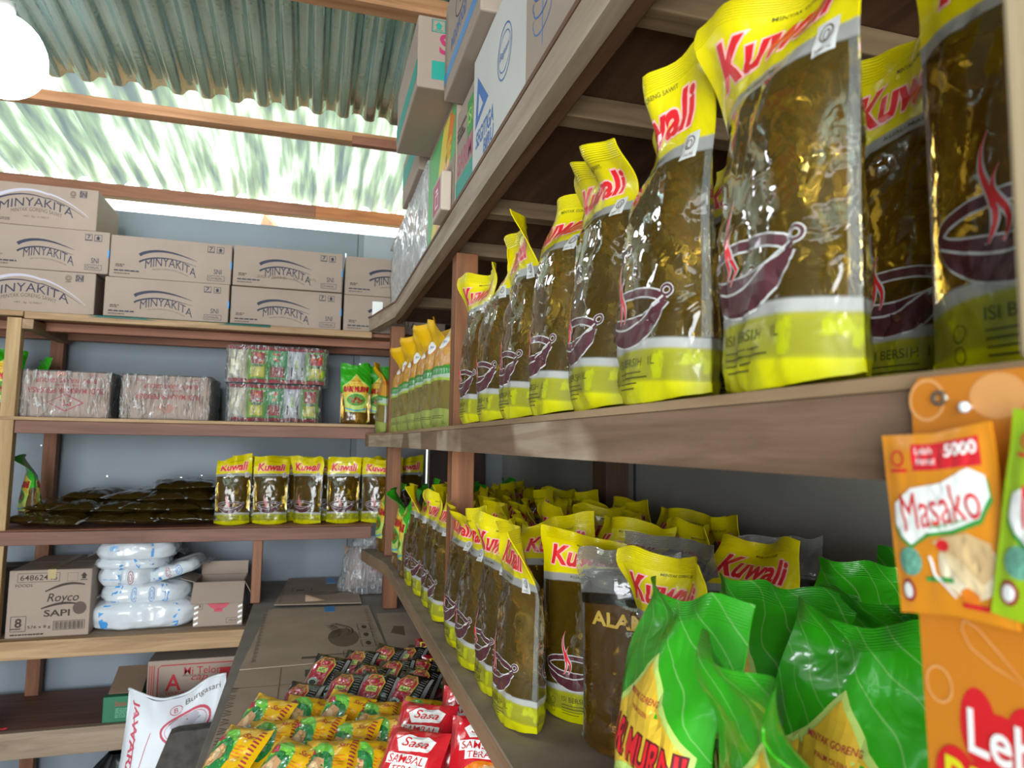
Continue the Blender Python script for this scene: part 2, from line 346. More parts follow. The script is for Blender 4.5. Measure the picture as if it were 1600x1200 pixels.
holes += [(.510, .516, 1.0, 2.0), (.781, .787, 1.0, 2.0), (.1195, .1215, 2.18, 2.30)]
holed_wall('wall_back', 'Y', YW, -2.6, XR, 0, 2.395, holes, wall, matfn=lambda x: wall2 if x > .17 else wall)
mb = MB()
for x in (-1.005, .172): mb.box(x - .0015, x + .0015, YW - .003, YW - .0005, .3, 2.39, mat('seam_dark', '3c444c', .8), 0)
struct(mb.build('trim_1'))
mb = MB(); mb.box(.52, .78, YW - .03, YW - .002, .9, 2.0, wood('wood_dark_z', 'Z', '4a3028', '33201a'), .002); struct(mb.build('trim_2'))
holed_wall('wall_right', 'X', XR, -2.2, YW, 0, 2.6, [], wallr)
mb = MB()
mb.box(.80, .868, 1.80, 1.90, .1, 2.4, wood('wood_back_z', 'Z', '6e5240', '4e382a'), .002); struct(mb.build('trim_3'))
mb = MB(); mb.box(.866, .869, 1.755, 1.765, .1, 2.4, mat('seam_dark'), 0); struct(mb.build('trim_4'))
lw = MB(); lw.box(-2.66, -2.6, -2.2, YW, 0, 2.75, mat('wall_left_paint', '8a8f90', .7), 0); struct(lw.build('wall_left'))
fw = MB(); fw.box(-2.6, -2.2, -2.26, -2.2, 0, 2.9, mat('wall_left_paint'), 0); fw.box(.2, XR, -2.26, -2.2, 0, 2.9, mat('wall_left_paint'), 0); fw.box(-2.2, .2, -2.26, -2.2, 2.4, 2.9, mat('wall_left_paint'), 0); struct(fw.build('wall_front'))
fl = MB(); fl.box(-2.66, XR, -2.26, YW, -.05, 0, mat('concrete_floor', '84837f', .85, var=.2, vscale=3, bump=.3, bscale=20), 0); struct(fl.build('floor'))
# roof
def roofz(y): return 2.50 + .098 * (YW - y)
zinc = mat('roof_zinc', 'b8d4cc', .15, metal=.95, var=.14, vscale=5, bump=.2, bscale=55)
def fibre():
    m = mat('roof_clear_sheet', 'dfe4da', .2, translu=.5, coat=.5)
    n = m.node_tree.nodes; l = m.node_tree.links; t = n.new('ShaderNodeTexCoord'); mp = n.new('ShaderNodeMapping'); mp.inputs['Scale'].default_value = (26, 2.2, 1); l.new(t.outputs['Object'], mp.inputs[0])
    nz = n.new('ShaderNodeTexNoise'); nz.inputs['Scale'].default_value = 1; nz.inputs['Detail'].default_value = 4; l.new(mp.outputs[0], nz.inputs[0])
    r = n.new('ShaderNodeValToRGB'); el = r.color_ramp.elements; el[0].position = .36; el[0].color = srgb('a9b3b2'); el[1].position = .60; el[1].color = srgb('f2f4ee'); q = el.new(.48); q.color = srgb('c6d2be')  # white, green and grey streaks painted into the sheet imitate its reflections
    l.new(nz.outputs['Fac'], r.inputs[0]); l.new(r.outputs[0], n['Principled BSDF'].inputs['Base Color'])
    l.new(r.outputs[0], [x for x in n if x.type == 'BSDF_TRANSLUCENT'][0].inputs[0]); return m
def wave(t_): return .0125 * (math.sin(2 * PI * t_) + .16 * math.sin(6 * PI * t_))
def sheet(name, y0, y1, dz, m, x0=-2.7, x1=.95):
    mb = MB(); nx = int((x1 - x0) / .0075); pitch = .088
    mb.grid(lambda u, v: ((x0 + (x1 - x0) * u), y0 + (y1 - y0) * v, roofz(y0 + (y1 - y0) * v) + dz + wave((x0 + (x1 - x0) * u) / pitch)), nx, 10, m)
    mb.grid(lambda u, v: ((x0 + (x1 - x0) * u), y0 + (y1 - y0) * v, .0009 + roofz(y0 + (y1 - y0) * v) + dz + wave((x0 + (x1 - x0) * u) / pitch)), nx, 10, m, flip=True)
    return struct(mb.build(name))
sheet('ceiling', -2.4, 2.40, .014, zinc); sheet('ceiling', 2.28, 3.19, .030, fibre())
mb = MB()
def purlin(n, y, x0, x1, m, w=.05, h=.042, dz=0):
    z = roofz(y) + dz - h / 2 - .002
    b = MB(); b.beam((x0, y, z), (x1, y, z), w, h, m, .002); struct(b.build('trim_%d' % n))
purlin(5, 2.49, -2.6, .9, WO, .05, .036); purlin(6, 1.77, -2.6, .9, WO, .055, .045); purlin(7, YW + .0, -2.6, -.02, WRR, .05, .052); purlin(8, YW + .0, -.02, .9, wood('wood_purlin_orange', 'X', 'c07844', '9a5a30'), .05, .052)
purlin(9, 1.0, -2.6, .9, WO); purlin(10, 0.1, -2.6, .9, WO); purlin(11, -.9, -2.6, .9, WO); purlin(12, 2.44, .10, .9, WRR, .03, .03, -.036)
b = MB(); b.beam((-.25, YW + .25, 2.49), (-.16, YW + .1, 2.36), .03, .06, wood('wood_purlin_orange', 'X', '', '')); struct(b.build('trim_13'))
b = MB(); b.beam((-.1, YW + .3, 2.44), (.9, YW + .3, 2.44), .03, .012, wood('wood_purlin_orange', 'X', '', '')); struct(b.build('trim_14'))
# lamp
t = thing('light_bulb', 'large glowing white globe bulb hanging under the zinc roof at the left', 'lamp', (-.80, 2.0, 2.42))
b = MB(); b.grid(lambda u, v: (.10 * math.sin(PI * v) * math.cos(2 * PI * u), .10 * math.sin(PI * v) * math.sin(2 * PI * u), -.10 * math.cos(PI * v) * (1.0 if v < .5 else 1.15)), 28, 18, mat('bulb_glow', 'ffffff', .4, emit=('f4f8ff', 9))); b.build('bulb_globe', t)
b = MB(); b.tube([(0, 0, .10), (0, 0, .15)], [.022, .02], mat('socket_white', 'd8d8d4', .4), 16); b.build('lamp_socket', t)
b = MB(); b.tube([(0, 0, .15), (0.004, 0, .18), (0, 0, .215)], .003, mat('cord_black', '151515', .5), 8); b.build('cord', t)

# ================================================================== BACK RACK
t = thing('storage_rack', 'rough timber rack of five shelves standing against the back wall', 'shelf rack', (-.6, 2.9, 0))
def pt(name, mb, parent, label=None):
    o = mb.build(name, parent, label); o.matrix_parent_inverse = Matrix.Translation(parent.location).inverted(); return o
YB = 2.70
def bx(*a, **k): return MB().box(*a, **k)
pt('post', bx(-1.003, -.96, YB, YB + .035, .0, 1.855, WLZ), t); pt('post', bx(-.985, -.94, 3.06, 3.10, 0, 1.83, WRZ), t)
pt('post', bx(-.185, -.152, YB + .004, YB + .04, .867, 1.10, WRZ), t)
b = MB(); b.box(-1.5, -.955, YB - .006, YB + .03, 1.860, 1.878, WL, .003); b.box(-.953, .213, YB - .004, YB + .03, 1.853, 1.877, WL, .003)
for k in range(4): b.box(-1.5, .50, YB + .031 + k * .105, YB + .132 + k * .105, 1.862, 1.876, WRR, .002)
pt('shelf_board', b, t)
pt('batten', bx(-.959, -.925, YB + .001, 3.10, 1.818, 1.8525, WLY), t); pt('batten', bx(-1.5, .5, YB + .12, YB + .16, 1.83, 1.861, WRR), t); pt('batten', bx(-1.5, .5, 3.05, 3.09, 1.83, 1.861, WRR), t)
pt('shelf_board', bx(-1.5, .24, YB - .002, 3.10, 1.507, 1.519, WL), t); pt('crossbeam', bx(-.957, .236, YB, YB + .03, 1.463, 1.506, WR), t, 'red brown crossbeam')
pt('shelf_board', bx(-1.5, .24, YB - .002, 3.10, 1.128, 1.140, WRR), t); pt('crossbeam', bx(-1.003, .232, YB - .034, YB - .003, 1.094, 1.138, WR), t, 'red brown crossbeam')
pt('shelf_board', bx(-1.5, -.19, YB + .021, 3.10, .768, .782, PLY), t); pt('crossbeam', bx(-1.5, -.19, YB - .015, YB + .02, .722, .7815, WL), t)
pt('shelf_board', bx(-1.5, -.1, YB + .021, 3.10, .474, .489, WR), t); pt('crossbeam', bx(-1.5, -.1, YB - .005, YB + .02, .405, .489, wood('wood_pale_x', 'X', '9a8670', '7a6652')), t, 'wide pale crossbeam')
pt('leg', bx(-1.003, -.96, YB + .03, YB + .07, 0, .40, WRZ), t)

# ================================================================== RIGHT RACK
t = thing('storage_rack', 'long timber and plywood rack running down the right hand wall', 'shelf rack', (.5, 1.3, 0))
def deck(y0, y1, z0, z1, x0=.26, m=PLY, xe=.2):
    b = MB(); o = [(x0, y0), (XR - .075, y0), (XR - .075, y1), (xe, y1), (x0, y1 - .35)]
    n = len(o); b.add([(x, y, z0) for x, y in o] + [(x, y, z1) for x, y in o], [list(range(n))[::-1], list(range(n, 2 * n))] + [[i, (i + 1) % n, n + (i + 1) % n, n + i] for i in range(n)], m); return b
def lip(y0, y1, z0, z1, m, x0=.26, th=.022, xe=.2):
    b = MB(); o = [(x0, y0), (x0 + th, y0), (x0 + th, y1 - .35), (xe + th + .02, y1), (xe, y1), (x0, y1 - .35)]
    n = 6; N = 1
    b.add([(x, y, z0) for x, y in o] + [(x, y, z1) for x, y in o], [list(range(n))[::-1], list(range(n, 2 * n))] + [[i, (i + 1) % n, n + (i + 1) % n, n + i] for i in range(n)], m); return b
LIPM = wood('wood_lip', 'Y', 'b3a08a', '8c7660', patch='bca79a'); LIPU = wood('wood_lip_upper', 'Y', 'a89480', '84705c'); LIPL = wood('wood_lip_lower', 'Y', '94795c', '745a40')
pt('shelf_board', deck(-.3, 2.698, 1.478, 1.485, .2585, WLY), t, 'middle plywood shelf board'); pt('shelf_lip', lip(-.3, 2.695, 1.436, 1.4775, LIPM), t, 'wide stained front lip of the middle shelf')
pt('shelf_board', deck(-.3, 2.698, 1.926, 1.934, .2585, WD), t, 'upper plywood shelf board'); pt('shelf_lip', lip(-.3, 2.695, 1.877, 1.9255, LIPU), t, 'pale front lip of the upper shelf')
pt('shelf_lip', MB().box(.2835, .305, -.3, 2.5, 1.880, 1.9255, WD), t)
lowply = mat('ply_stained', '8c7c6c', .7, var=.35, vscale=14)
pt('shelf_board', deck(-.1, 2.698, 1.0455, 1.050, .2585, lowply), t, 'lower plywood shelf board'); pt('shelf_lip', lip(-.1, 2.695, 1.010, 1.045, LIPL), t, 'pale front lip of the lower shelf')
for y in (.60, .84, 1.26, 1.56, 2.21): pt('batten', bx(.306, XR - .075, y, y + .035, 1.893, 1.9255, wood('wood_batten', 'X', '947a5c', '6e563e')), t)
for y in (.6, 1.0, 1.56, 2.21): pt('batten', bx(.283, XR - .075, y + .04, y + .07, 1.44, 1.4775, wood('wood_batten', 'X', '', '')), t)
for y, x0, zb, zt in ((1.487, .297, .8665, 1.8765), (2.52, .268, .8665, 1.8765)):
    segs = ((zb, 1.0095), (1.0505, 1.4355), (1.4855, zt))
    for a, c in segs: pt('post', MB().box(x0, x0 + .05, y, y + .05, a, c, wood('wood_post_z', 'Z', '925c36', '6e4226')), t)
b = MB(); b.box(.262, .300, .14, .2015, 1.486, 1.876, wood('wood_post_pale', 'Z', 'c0aa88', 'a08a68'), .003); pt('post', b, t, 'pale post nearest the camera')
pt('back_panel', bx(XR - .078, XR - .072, -.3, 2.7, 1.486, 1.925, wood('wood_panel_dark', 'Z', '4e3424', '382418')), t)

# ================================================================== COUNTER
t = thing('counter_table', 'low wooden counter covered with cardboard beside the right hand rack', 'table', (.3, 1.8, 0))
pt('table_top', bx(-.175, XR - .01, .2, 3.12, .845, .864, mat('ply_grey', '837c74', .8, var=.2, vscale=8)), t)
for x, y in ((-.14, .4), (-.14, 2.60), (.7, .4), (.7, 2.60)): pt('leg', bx(x, x + .05, y, y + .05, 0, .844, WRZ), t)

# ================================================================== CARTON TOOLS
def carton(name, label, w, d, h, loc, rz=0, m=None, front=(), side=(), top=(), tape=None, group=None, tiltx=0, tapepos='side', wear=.0):
    """carton with origin at its base front-left corner; the printed artwork is cut into the faces' planes"""
    m = m or K_
    t = thing(name, label, 'box', loc, (tiltx, 0, rz), group)
    b = MB(); b.box(0, w, 0, d, 0, h, m, .0035)
    for lst, o_, ax, ay in ((front, (0, 0, 0), (1, 0, 0), (0, 0, 1)), (side, (0, d, 0), (0, -1, 0), (0, 0, 1)), (top, (0, 0, h), (1, 0, 0), (0, 1, 0))):
        for i_, (p, mm) in enumerate(lst): b.decal(p, onface(o_, ax, ay, .0003 + .00009 * i_), mm)
    b.build('carton_body', t)
    if tape:
        k = MB()
        if tapepos == 'side': k.box(w - .004, w + .0009, -.0012, d + .001, h * .40, h * .58, tape, 0)
        elif tapepos == 'top': k.box(w * .46, w * .56, -.0011, d + .001, h - .03, h + .0012, tape, 0)
        k.build('packing_tape', t)
    # flap seam across the top
    s_ = MB(); s_.box(.004, w - .004, d / 2 - .001, d / 2 + .001, h - .002, h + .0006, KD, 0); s_.build('flap_seam', t)
    return t
def scribble(x0, x1, y, hgt, m, n=1, gap=1.6, seed=1):
    r = random.Random(seed); out = []
    for k in range(n):
        x = x0; yy = y - k * hgt * gap; end = x1 - r.random() * (x1 - x0) * .35 * (k > 0)
        while x < end:
            w = hgt * (1.2 + 2.6 * r.random()); out.append((rect(x, min(x + w, end), yy - hgt / 2, yy + hgt / 2), m)); x += w + hgt * .55
    return out
def up_arrow(x, y, s, m):
    return [(frame(x - s * .62, x + s * .62, y - s * .62, y + s * .62, s * .08), m), (([(x - s * .38, y + .02 * s), (x + s * .38, y + .02 * s), (x, y + s * .42)], [[0, 1, 2]]), m), (rect(x - s * .22, x + s * .22, y - s * .3, y + .03 * s), m), (rect(x - s * .4, x + s * .4, y - s * .46, y - s * .38), m)]
def swoosh(cx, cy, w, h, k, thick, m):
    pts = [(cx - w / 2 + w * i / 24, cy + h * (math.sin(PI * (.12 + .80 * (i / 24) ** .8)) ** 1.0) - k * (i / 24)) for i in range(25)]
    return (strip(pts, lambda t_: thick * (1 - t_) ** .8 + .0008), m)
def art_minyak(w, h, big):
    a = []
    if not big:
        cx, cy = w * .47, h * .46
        a += [swoosh(cx, cy + h * .02, w * .47, h * .22, h * .02, .011, INK), swoosh(cx, cy - h * .14, w * .47, h * .20, -h * .02, .006, INK)]
        a += [(xf(T('MINYAKITA', w * .42, h * .19), cx + .004, cy - h * .02, -.10, 1, None), INK)]
        a = a[:-1] + [((lambda p: ([(x, y - 3.2 * (x - cx) ** 2 - .06 * (x - cx)) for x, y in p[0]], p[1]))(T('MINYAKITA', w * .42, h * .20, 0, 0, cx + .01, cy - h * .03)), INK)]
        a += [((lambda p: ([(x, y - 3.2 * (x - cx) ** 2 - .06 * (x - cx)) for x, y in p[0]], p[1]))(T('MINYAK GORENG SAWIT KEMASAN', w * .30, h * .035, .0, 0, cx + .01, cy - h * .20)), INKF)]
        a += [(frame(w * .79, w * .85, h * .76, h * .92, .0015), INK), (T('7', w * .03, h * .09, .02, 0, w * .82, h * .855), INK), (rect(w * .795, w * .845, h * .775, h * .79), INK)] + up_arrow(w * .90, h * .835, h * .13, INK)
        a += [(T('SNI', w * .065, h * .12, .0, 0, w * .885, h * .30), INK), (frame(w * .80, w * .945, h * .07, h * .20, .0012), INK), (T('HALAL', w * .08, h * .05, 0, 0, w * .885, h * .135), INK), (ring(w * .825, h * .135, w * .012, h * .03, .0012), INK)]
        a += scribble(w * .05, w * .12, h * .30, .004, INKF, 2, 1.5, 3) + scribble(w * .04, w * .24, h * .16, .0045, INK, 1, 1, 5) + scribble(w * .04, w * .17, h * .09, .003, INKF, 1, 1, 6)
    else:
        cx, cy = w * .42, h * .52
        a += [(strip([(cx - w * .40 + w * .9 * i / 24, cy + h * .33 - 3.2 * (w * .9 * i / 24 - w * .32) ** 2 * (1 if i < 14 else .72)) for i in range(25)], lambda t_: .011 * (1 - t_) + .0012), GREYP)]
        a += [(strip([(cx - w * .40 + w * .86 * i / 24, cy + h * .22 - 3.0 * (w * .86 * i / 24 - w * .30) ** 2 * (1 if i < 14 else .66)) for i in range(25)], lambda t_: .005 * (1 - t_) + .001), INK)]
        f = lambda p: ([(x, y - 2.2 * (x - cx) ** 2 - .03 * (x - cx)) for x, y in p[0]], p[1])
        a += [(f(T('MINYAKITA', w * .70, h * .20, .0, 0, cx, cy + h * .05)), INK), (f(T('MINYAK GORENG SAWIT', w * .48, h * .09, -.003, 0, cx, cy - h * .13)), INKF)]
        a += [(T('HET : Rp. 15.700/LT', w * .24, h * .055, 0, 0, cx, cy - h * .31), INKF)] + scribble(w * .05, w * .18, h * .14, .003, INKF, 2, 1.8, 9)
        a += [(frame(w * .82, w * .89, h * .78, h * .94, .0015), INK), (T('SNI', w * .06, h * .12, .02, 0, w * .855, h * .86), INK), (ring(w * .755, h * .85, w * .025, h * .06, .0016), INKF), (ring(w * .755, h * .85, w * .013, h * .035, .0012), INKF), (rect(w * .73, w * .78, h * .755, h * .768), INKF)]
    return a
# oil cartons on the top shelf of the back rack: (x0, z0, w, h, big print, label)
HB = 1.8785
oc = [(-1.095, HB, .345, .150, True, 'brown oil carton at the bottom of the left stack, large lettering, by the dark gap'),
      (-1.085, HB + .1515, .370, .152, False, 'brown oil carton in the middle of the stack of three at far left'),
      (-1.085, HB + .305, .322, .150, True, 'topmost brown oil carton of the left stack, just under the lamp'),
      (-.722, HB, .412, .145, False, 'lower brown oil carton of the second stack from the left'),
      (-.713, HB + .1465, .405, .152, False, 'upper brown oil carton of the second stack from the left'),
      (-.305, HB, .400, .146, False, 'lower brown oil carton of the third stack, green strip at its foot'),
      (-.302, HB + .1475, .396, .152, False, 'upper brown oil carton of the third stack, faint numbers under its logo'),
      (.104, HB, .40, .143, False, 'lower brown oil carton of the rightmost stack, white paper stuck on it'),
      (.104, HB + .1445, .40, .153, False, 'upper brown oil carton of the rightmost stack, half behind the upper shelf')]
for i, (x, z, w, h, big, lb) in enumerate(oc):
    d = .30 if not big else .28
    a = art_minyak(w, h, big)
    if i == 6: a += [(T('201995  01 95', w * .55, h * .07, -.01, 0, w * .48, h * .26), KD)]
    if i == 7: a += [(T('Kpr', .03, .02, 0, .3, w * .4, h * .2), INKF)] ; a += [(rect(w * .27, w * .37, h * .42, h * .86), WHITE)]
    o = carton('oil_carton', lb, w, d, h, (x, YB + .018 + (i % 3) * .004, z), R.uniform(-.012, .012), K_, a, (), (), TAPE if not big else None, 'brown oil cartons along the top of the back rack')
b = MB()
b.grid(lambda u, v: (-.76 + .60 * u, YB - .004 + .045 * v - .004 * math.sin(9 * u) , 1.8775 + .0035 * math.sin(v * PI) + .0012), 20, 4, mat('plastic_green_dark', '2c5a50', .45)); b.grid(lambda u, v: (-.76 + .60 * u, YB - .0045 + .004 * v - .004 * math.sin(9 * u), 1.870 + .0085 * v), 20, 2, mat('plastic_green_dark'))
tag(b.build('plastic_strip'), 'dark green plastic strip lying along the top shelf edge under the cartons', 'strip')

# -------- wrapped brown cartons, upside down, on the second shelf
def wrapped(label, w, d, h, loc, rz, art):
    t = carton('wrapped_carton', label, w, d, h, loc, rz, mat('kraft_pinkish', 'a08c7e', .7, var=.08), art, (), (), None, 'clear wrapped upside down cartons')
    t['category'] = 'box'
    b = MB(); e_ = .003
    def shell(u, v):
        a = 2 * PI * u; cx, cy = w / 2, d / 2
        ex = (w / 2 + e_) * (1 if True else 1); c, s_ = math.cos(a), math.sin(a); k = 1 / max(abs(c), abs(s_)); pz = -.0 + (h + e_) * v
        n_ = .0022 * noise.noise(Vector((c * 9, s_ * 9 + loc[0], v * 7)))
        return (cx + (w / 2 + e_ + n_) * c * k, cy + (d / 2 + e_ + n_) * s_ * k, pz)
    b.grid(shell, 96, 10, clear_wrap('wrap_film', .02, bscale=20, crease=.6)); b.grid(lambda u, v: (-e_ + (w + 2 * e_) * u, -e_ + (d + 2 * e_) * v, h + e_ + .001 * noise.noise(Vector((u * 12, v * 12, 1)))), 12, 12, clear_wrap('wrap_film'))
    b.build('plastic_wrap', t); return t
def inv(p, cx, cy): return ([(2 * cx - x, 2 * cy - y) for x, y in p[0]], p[1])
w, h = .272, .160
A = [(T('BUMI WARAS GROUP', w * .68, h * .10, .01, 0, w * .5, h * .20), REDK), (T('BANDAR LAMPUNG', w * .3, h * .04, 0, 0, w * .48, h * .30), REDK), (T('PT BUDI MAKMUR PERKASA'[3:], w * .86, h * .12, .015, 0, w * .5, h * .42), REDK),
     (T('PT.', w * .13, h * .14, .02, 0, w * .5, h * .68), REDK), (strip([(w * .30, h * .68), (w * .5, h * .86), (w * .70, h * .68), (w * .5, h * .50), (w * .30, h * .68)], .0035), REDK), (T('70 KG', w * .12, h * .06, 0, 0, w * .2, h * .06), REDK), (T('PMR 99', w * .16, h * .06, 0, 0, w * .78, h * .06), REDK)]
wrapped('film wrapped brown carton with red diamond print beside the left post', w, .26, h, (-.962, 2.745, 1.5205), .01, [(inv(p, w / 2, h / 2), m) for p, m in A] + [(rect(w * .38, w * .50, h * .90, h * .998), mat('tape_orange', 'b06a48', .4))])
w, h = .290, .158
A = [(T('BUMI WARAS GROUP', w * .62, h * .10, .01, 0, w * .45, h * .24), REDK), (T('BUDI MAKMUR PERKASA', w * .74, h * .12, .015, 0, w * .48, h * .48), REDK), (T('BANDAR LAMPUNG', w * .3, h * .04, 0, 0, w * .48, h * .34), REDK), (poly([(w * .36, h * .72), (w * .48, h * .62), (w * .62, h * .72), (w * .48, h * .88)]), mat('ink_red_pale', 'a87a6a', .8)), (T('20 KG', w * .12, h * .07, 0, 0, w * .8, h * .10), REDK), (T('70 KG', w * .1, h * .07, 0, 0, w * .2, h * .10), REDK)]
wrapped('film wrapped brown carton between the diamond carton and the noodle packs', w, .25, h, (-.652, 2.745, 1.5205), -.01, [(inv(p, w / 2, h / 2), m) for p, m in A])

# ================================================================== POUCH TOOLS
def bil(obj, u, v, side, off, nu, nv):
    """point on the film's own facets, lifted off along their normal"""
    g = obj.__dict__.setdefault('g', {})
    def P(i, j):
        k = (i, j, side)
        if k not in g: g[k] = obj.at(i / nu, j / nv, side)
        return g[k]
    x, y = min(max(u, 0), .99999) * nu, min(max(v, 0), .99999) * nv; i, j = int(x), int(y); a, c = x - i, y - j
    p, q, r, t_ = P(i, j), P(i + 1, j), P(i, j + 1), P(i + 1, j + 1)
    n_ = (q - p + t_ - r).cross(r - p + t_ - q)
    if n_.length > 0: n_.normalize()
    return p * (1 - a) * (1 - c) + q * a * (1 - c) + r * (1 - a) * c + t_ * a * c + n_ * off * (-1 if (side > 0) != obj.flipn else 1)
def sm(x, a, b):
    t_ = min(1, max(0, (x - a) / (b - a))); return t_ * t_ * (3 - 2 * t_)
PR = [(0, .80), (.06, 1), (.25, 1), (.5, .86), (.66, .62), (.76, .34), (.85, .10), (.90, .0), (1, 0)]
def prof(v):
    for (a, x), (b_, y) in zip(PR, PR[1:]):
        if v <= b_: t_ = (v - a) / (b_ - a); t_ = t_ * t_ * (3 - 2 * t_) if b_ > .3 else t_; return x + (y - x) * t_
    return 0
class Pouch:
    flipn = False
    def __init__(s, Wd=.146, H=.285, Tk=.034, lean=.0, fold=.0, fs=.1, tw=0, seed=0, wr=.0035, peak=0):
        s.__dict__.update(locals()); s.sd = seed * 7.31
    def at(s, u, v, side, off=0):
        k = 2 * u - 1; pr = prof(v); core = max(0, 1 - abs(k / .93) ** 2.3) ** .60
        x = s.Wd / 2 * k * (1 - .09 * pr); z = v * s.H
        n_ = noise.noise(Vector((u * 3.2, v * 4.5, side * 3 + s.sd))); r1 = noise.noise(Vector((u * 4.2 + v * 3.4, v * 5.2 - u * 3.1, s.sd + side * 5 + 9))); r2 = noise.noise(Vector((u * 9 - v * 6, v * 9 + u * 4, s.sd + side)))
        crease = max(0, 1 - abs(r1) * 4) ** 2 + .35 * max(0, 1 - abs(r2) * 3) ** 2
        y = side * (.0007 + s.Tk * pr * core + (s.wr * 1.2 * n_ - s.wr * 1.0 * crease) * min(1, core * 1.6) * (pr * .8 + .2) + off)
        y += s.wr * 2.2 * noise.noise(Vector((u * 2.5 + 3, v * 3, s.sd + 20))) * (.3 + sm(v, .5, .9))
        cr_ = sm(v, .74, 1.0); y += s.Wd * .16 * noise.noise(Vector((u * 3.4, v * 5, s.sd + 31))) * cr_; 
        h = sm(v, .62, 1.0); d = k * .5 - s.fs * .5
        y += s.lean * h * h + s.fold * abs(d) * h * 1.2 + s.tw * k * h * s.Wd / 2
        x += s.Wd * (-.10 * abs(s.fold) / .05) * h * k * .35
        z -= abs(s.lean) * h * .35 + s.H * .02 * h * (abs(s.fold) / .05); z += s.peak * k * h * .03
        z += .006 * (k * k) * (1 - sm(v, 0, .06)) + .012 * noise.noise(Vector((u * 3, 1, s.sd))) * sm(v, .8, 1)
        return Vector((x, y, z))
    def body(s, m, nu=22, nv=40):
        b = MB()
        b.grid(lambda u, v: s.at(u, v, -1), nu, nv, m); b.grid(lambda u, v: s.at(u, v, 1), nu, nv, m, flip=True)
        # gusset floor, side seams and top seam close the film
        for fn, fl in ((lambda a, c: s.at(a, 0, -1).lerp(s.at(a, 0, 1), c) + Vector((0, 0, .008 * math.sin(PI * c))), False), (lambda a, c: s.at(a, 1, -1).lerp(s.at(a, 1, 1), c), True)):
            b.grid(fn, nu, 4 if not fl else 1, m, flip=not fl, uvfn=lambda u, v, z=(0 if not fl else 1): (u, z))
        for u0, fl in ((0, True), (1, False)): b.grid(lambda a, c: s.at(u0, a, -1).lerp(s.at(u0, a, 1), c), nv, 1, m, flip=fl, uvfn=lambda u, v: (u0, u))
        return b
    def fn(s, off=.0006, side=-1):
        # artwork coordinates in metres: x from the centre line, y up from the base
        return lambda x, y: bil(s, .5 + x / s.Wd * (1 if side < 0 else -1), y / s.H, side, off, 22, 40)
    def put(s, b, p, m, off=.0006, side=-1, step=.012): b.decal(cut(p, (s.Wd / 22, s.H / 40)), s.fn(off * .6, side), m)
KUW = film('oil_pouch_film', [(0, 'dcd800', 1), (.062, 'b0ae20', 1), (.07, 'a6a428', .95), (.14, 'aeac24', .95), (.155, 'c0c0bc', .95), (.185, '000000', 0), (.700, 'a8a8a4', .96), (.742, 'f0e000', 1)], hdr_noise=(.07, .15, 'ccd400'), smile=.018)
SARI = film('green_pouch_film', [(0, 'a8b890', 0), (.46, '40c020', 1), (.52, '38b81a', 1)], oil=(.60, .30, .04), smile=-.06, stripes=True)
FILM3 = film('orange_pouch_film', [(0, 'a8b458', 1), (.17, '000000', 0), (.40, 'b8d048', 1), (.425, 'c8dcc8', 1), (.50, '4c9c30', 1), (.53, 'e0a038', 1), (.68, 'e08820', 1), (.74, 'f0c000', 1)], oil=(.34, .26, .06), hdr_noise=(.53, .72, 'f0c060'), dark=.5)
CLR = film('clear_pouch_film', [(0, '000000', 0), (.70, '151208', .92), (.76, '202020', 0)], oil=(.50, .24, .03), clear_above=.76)
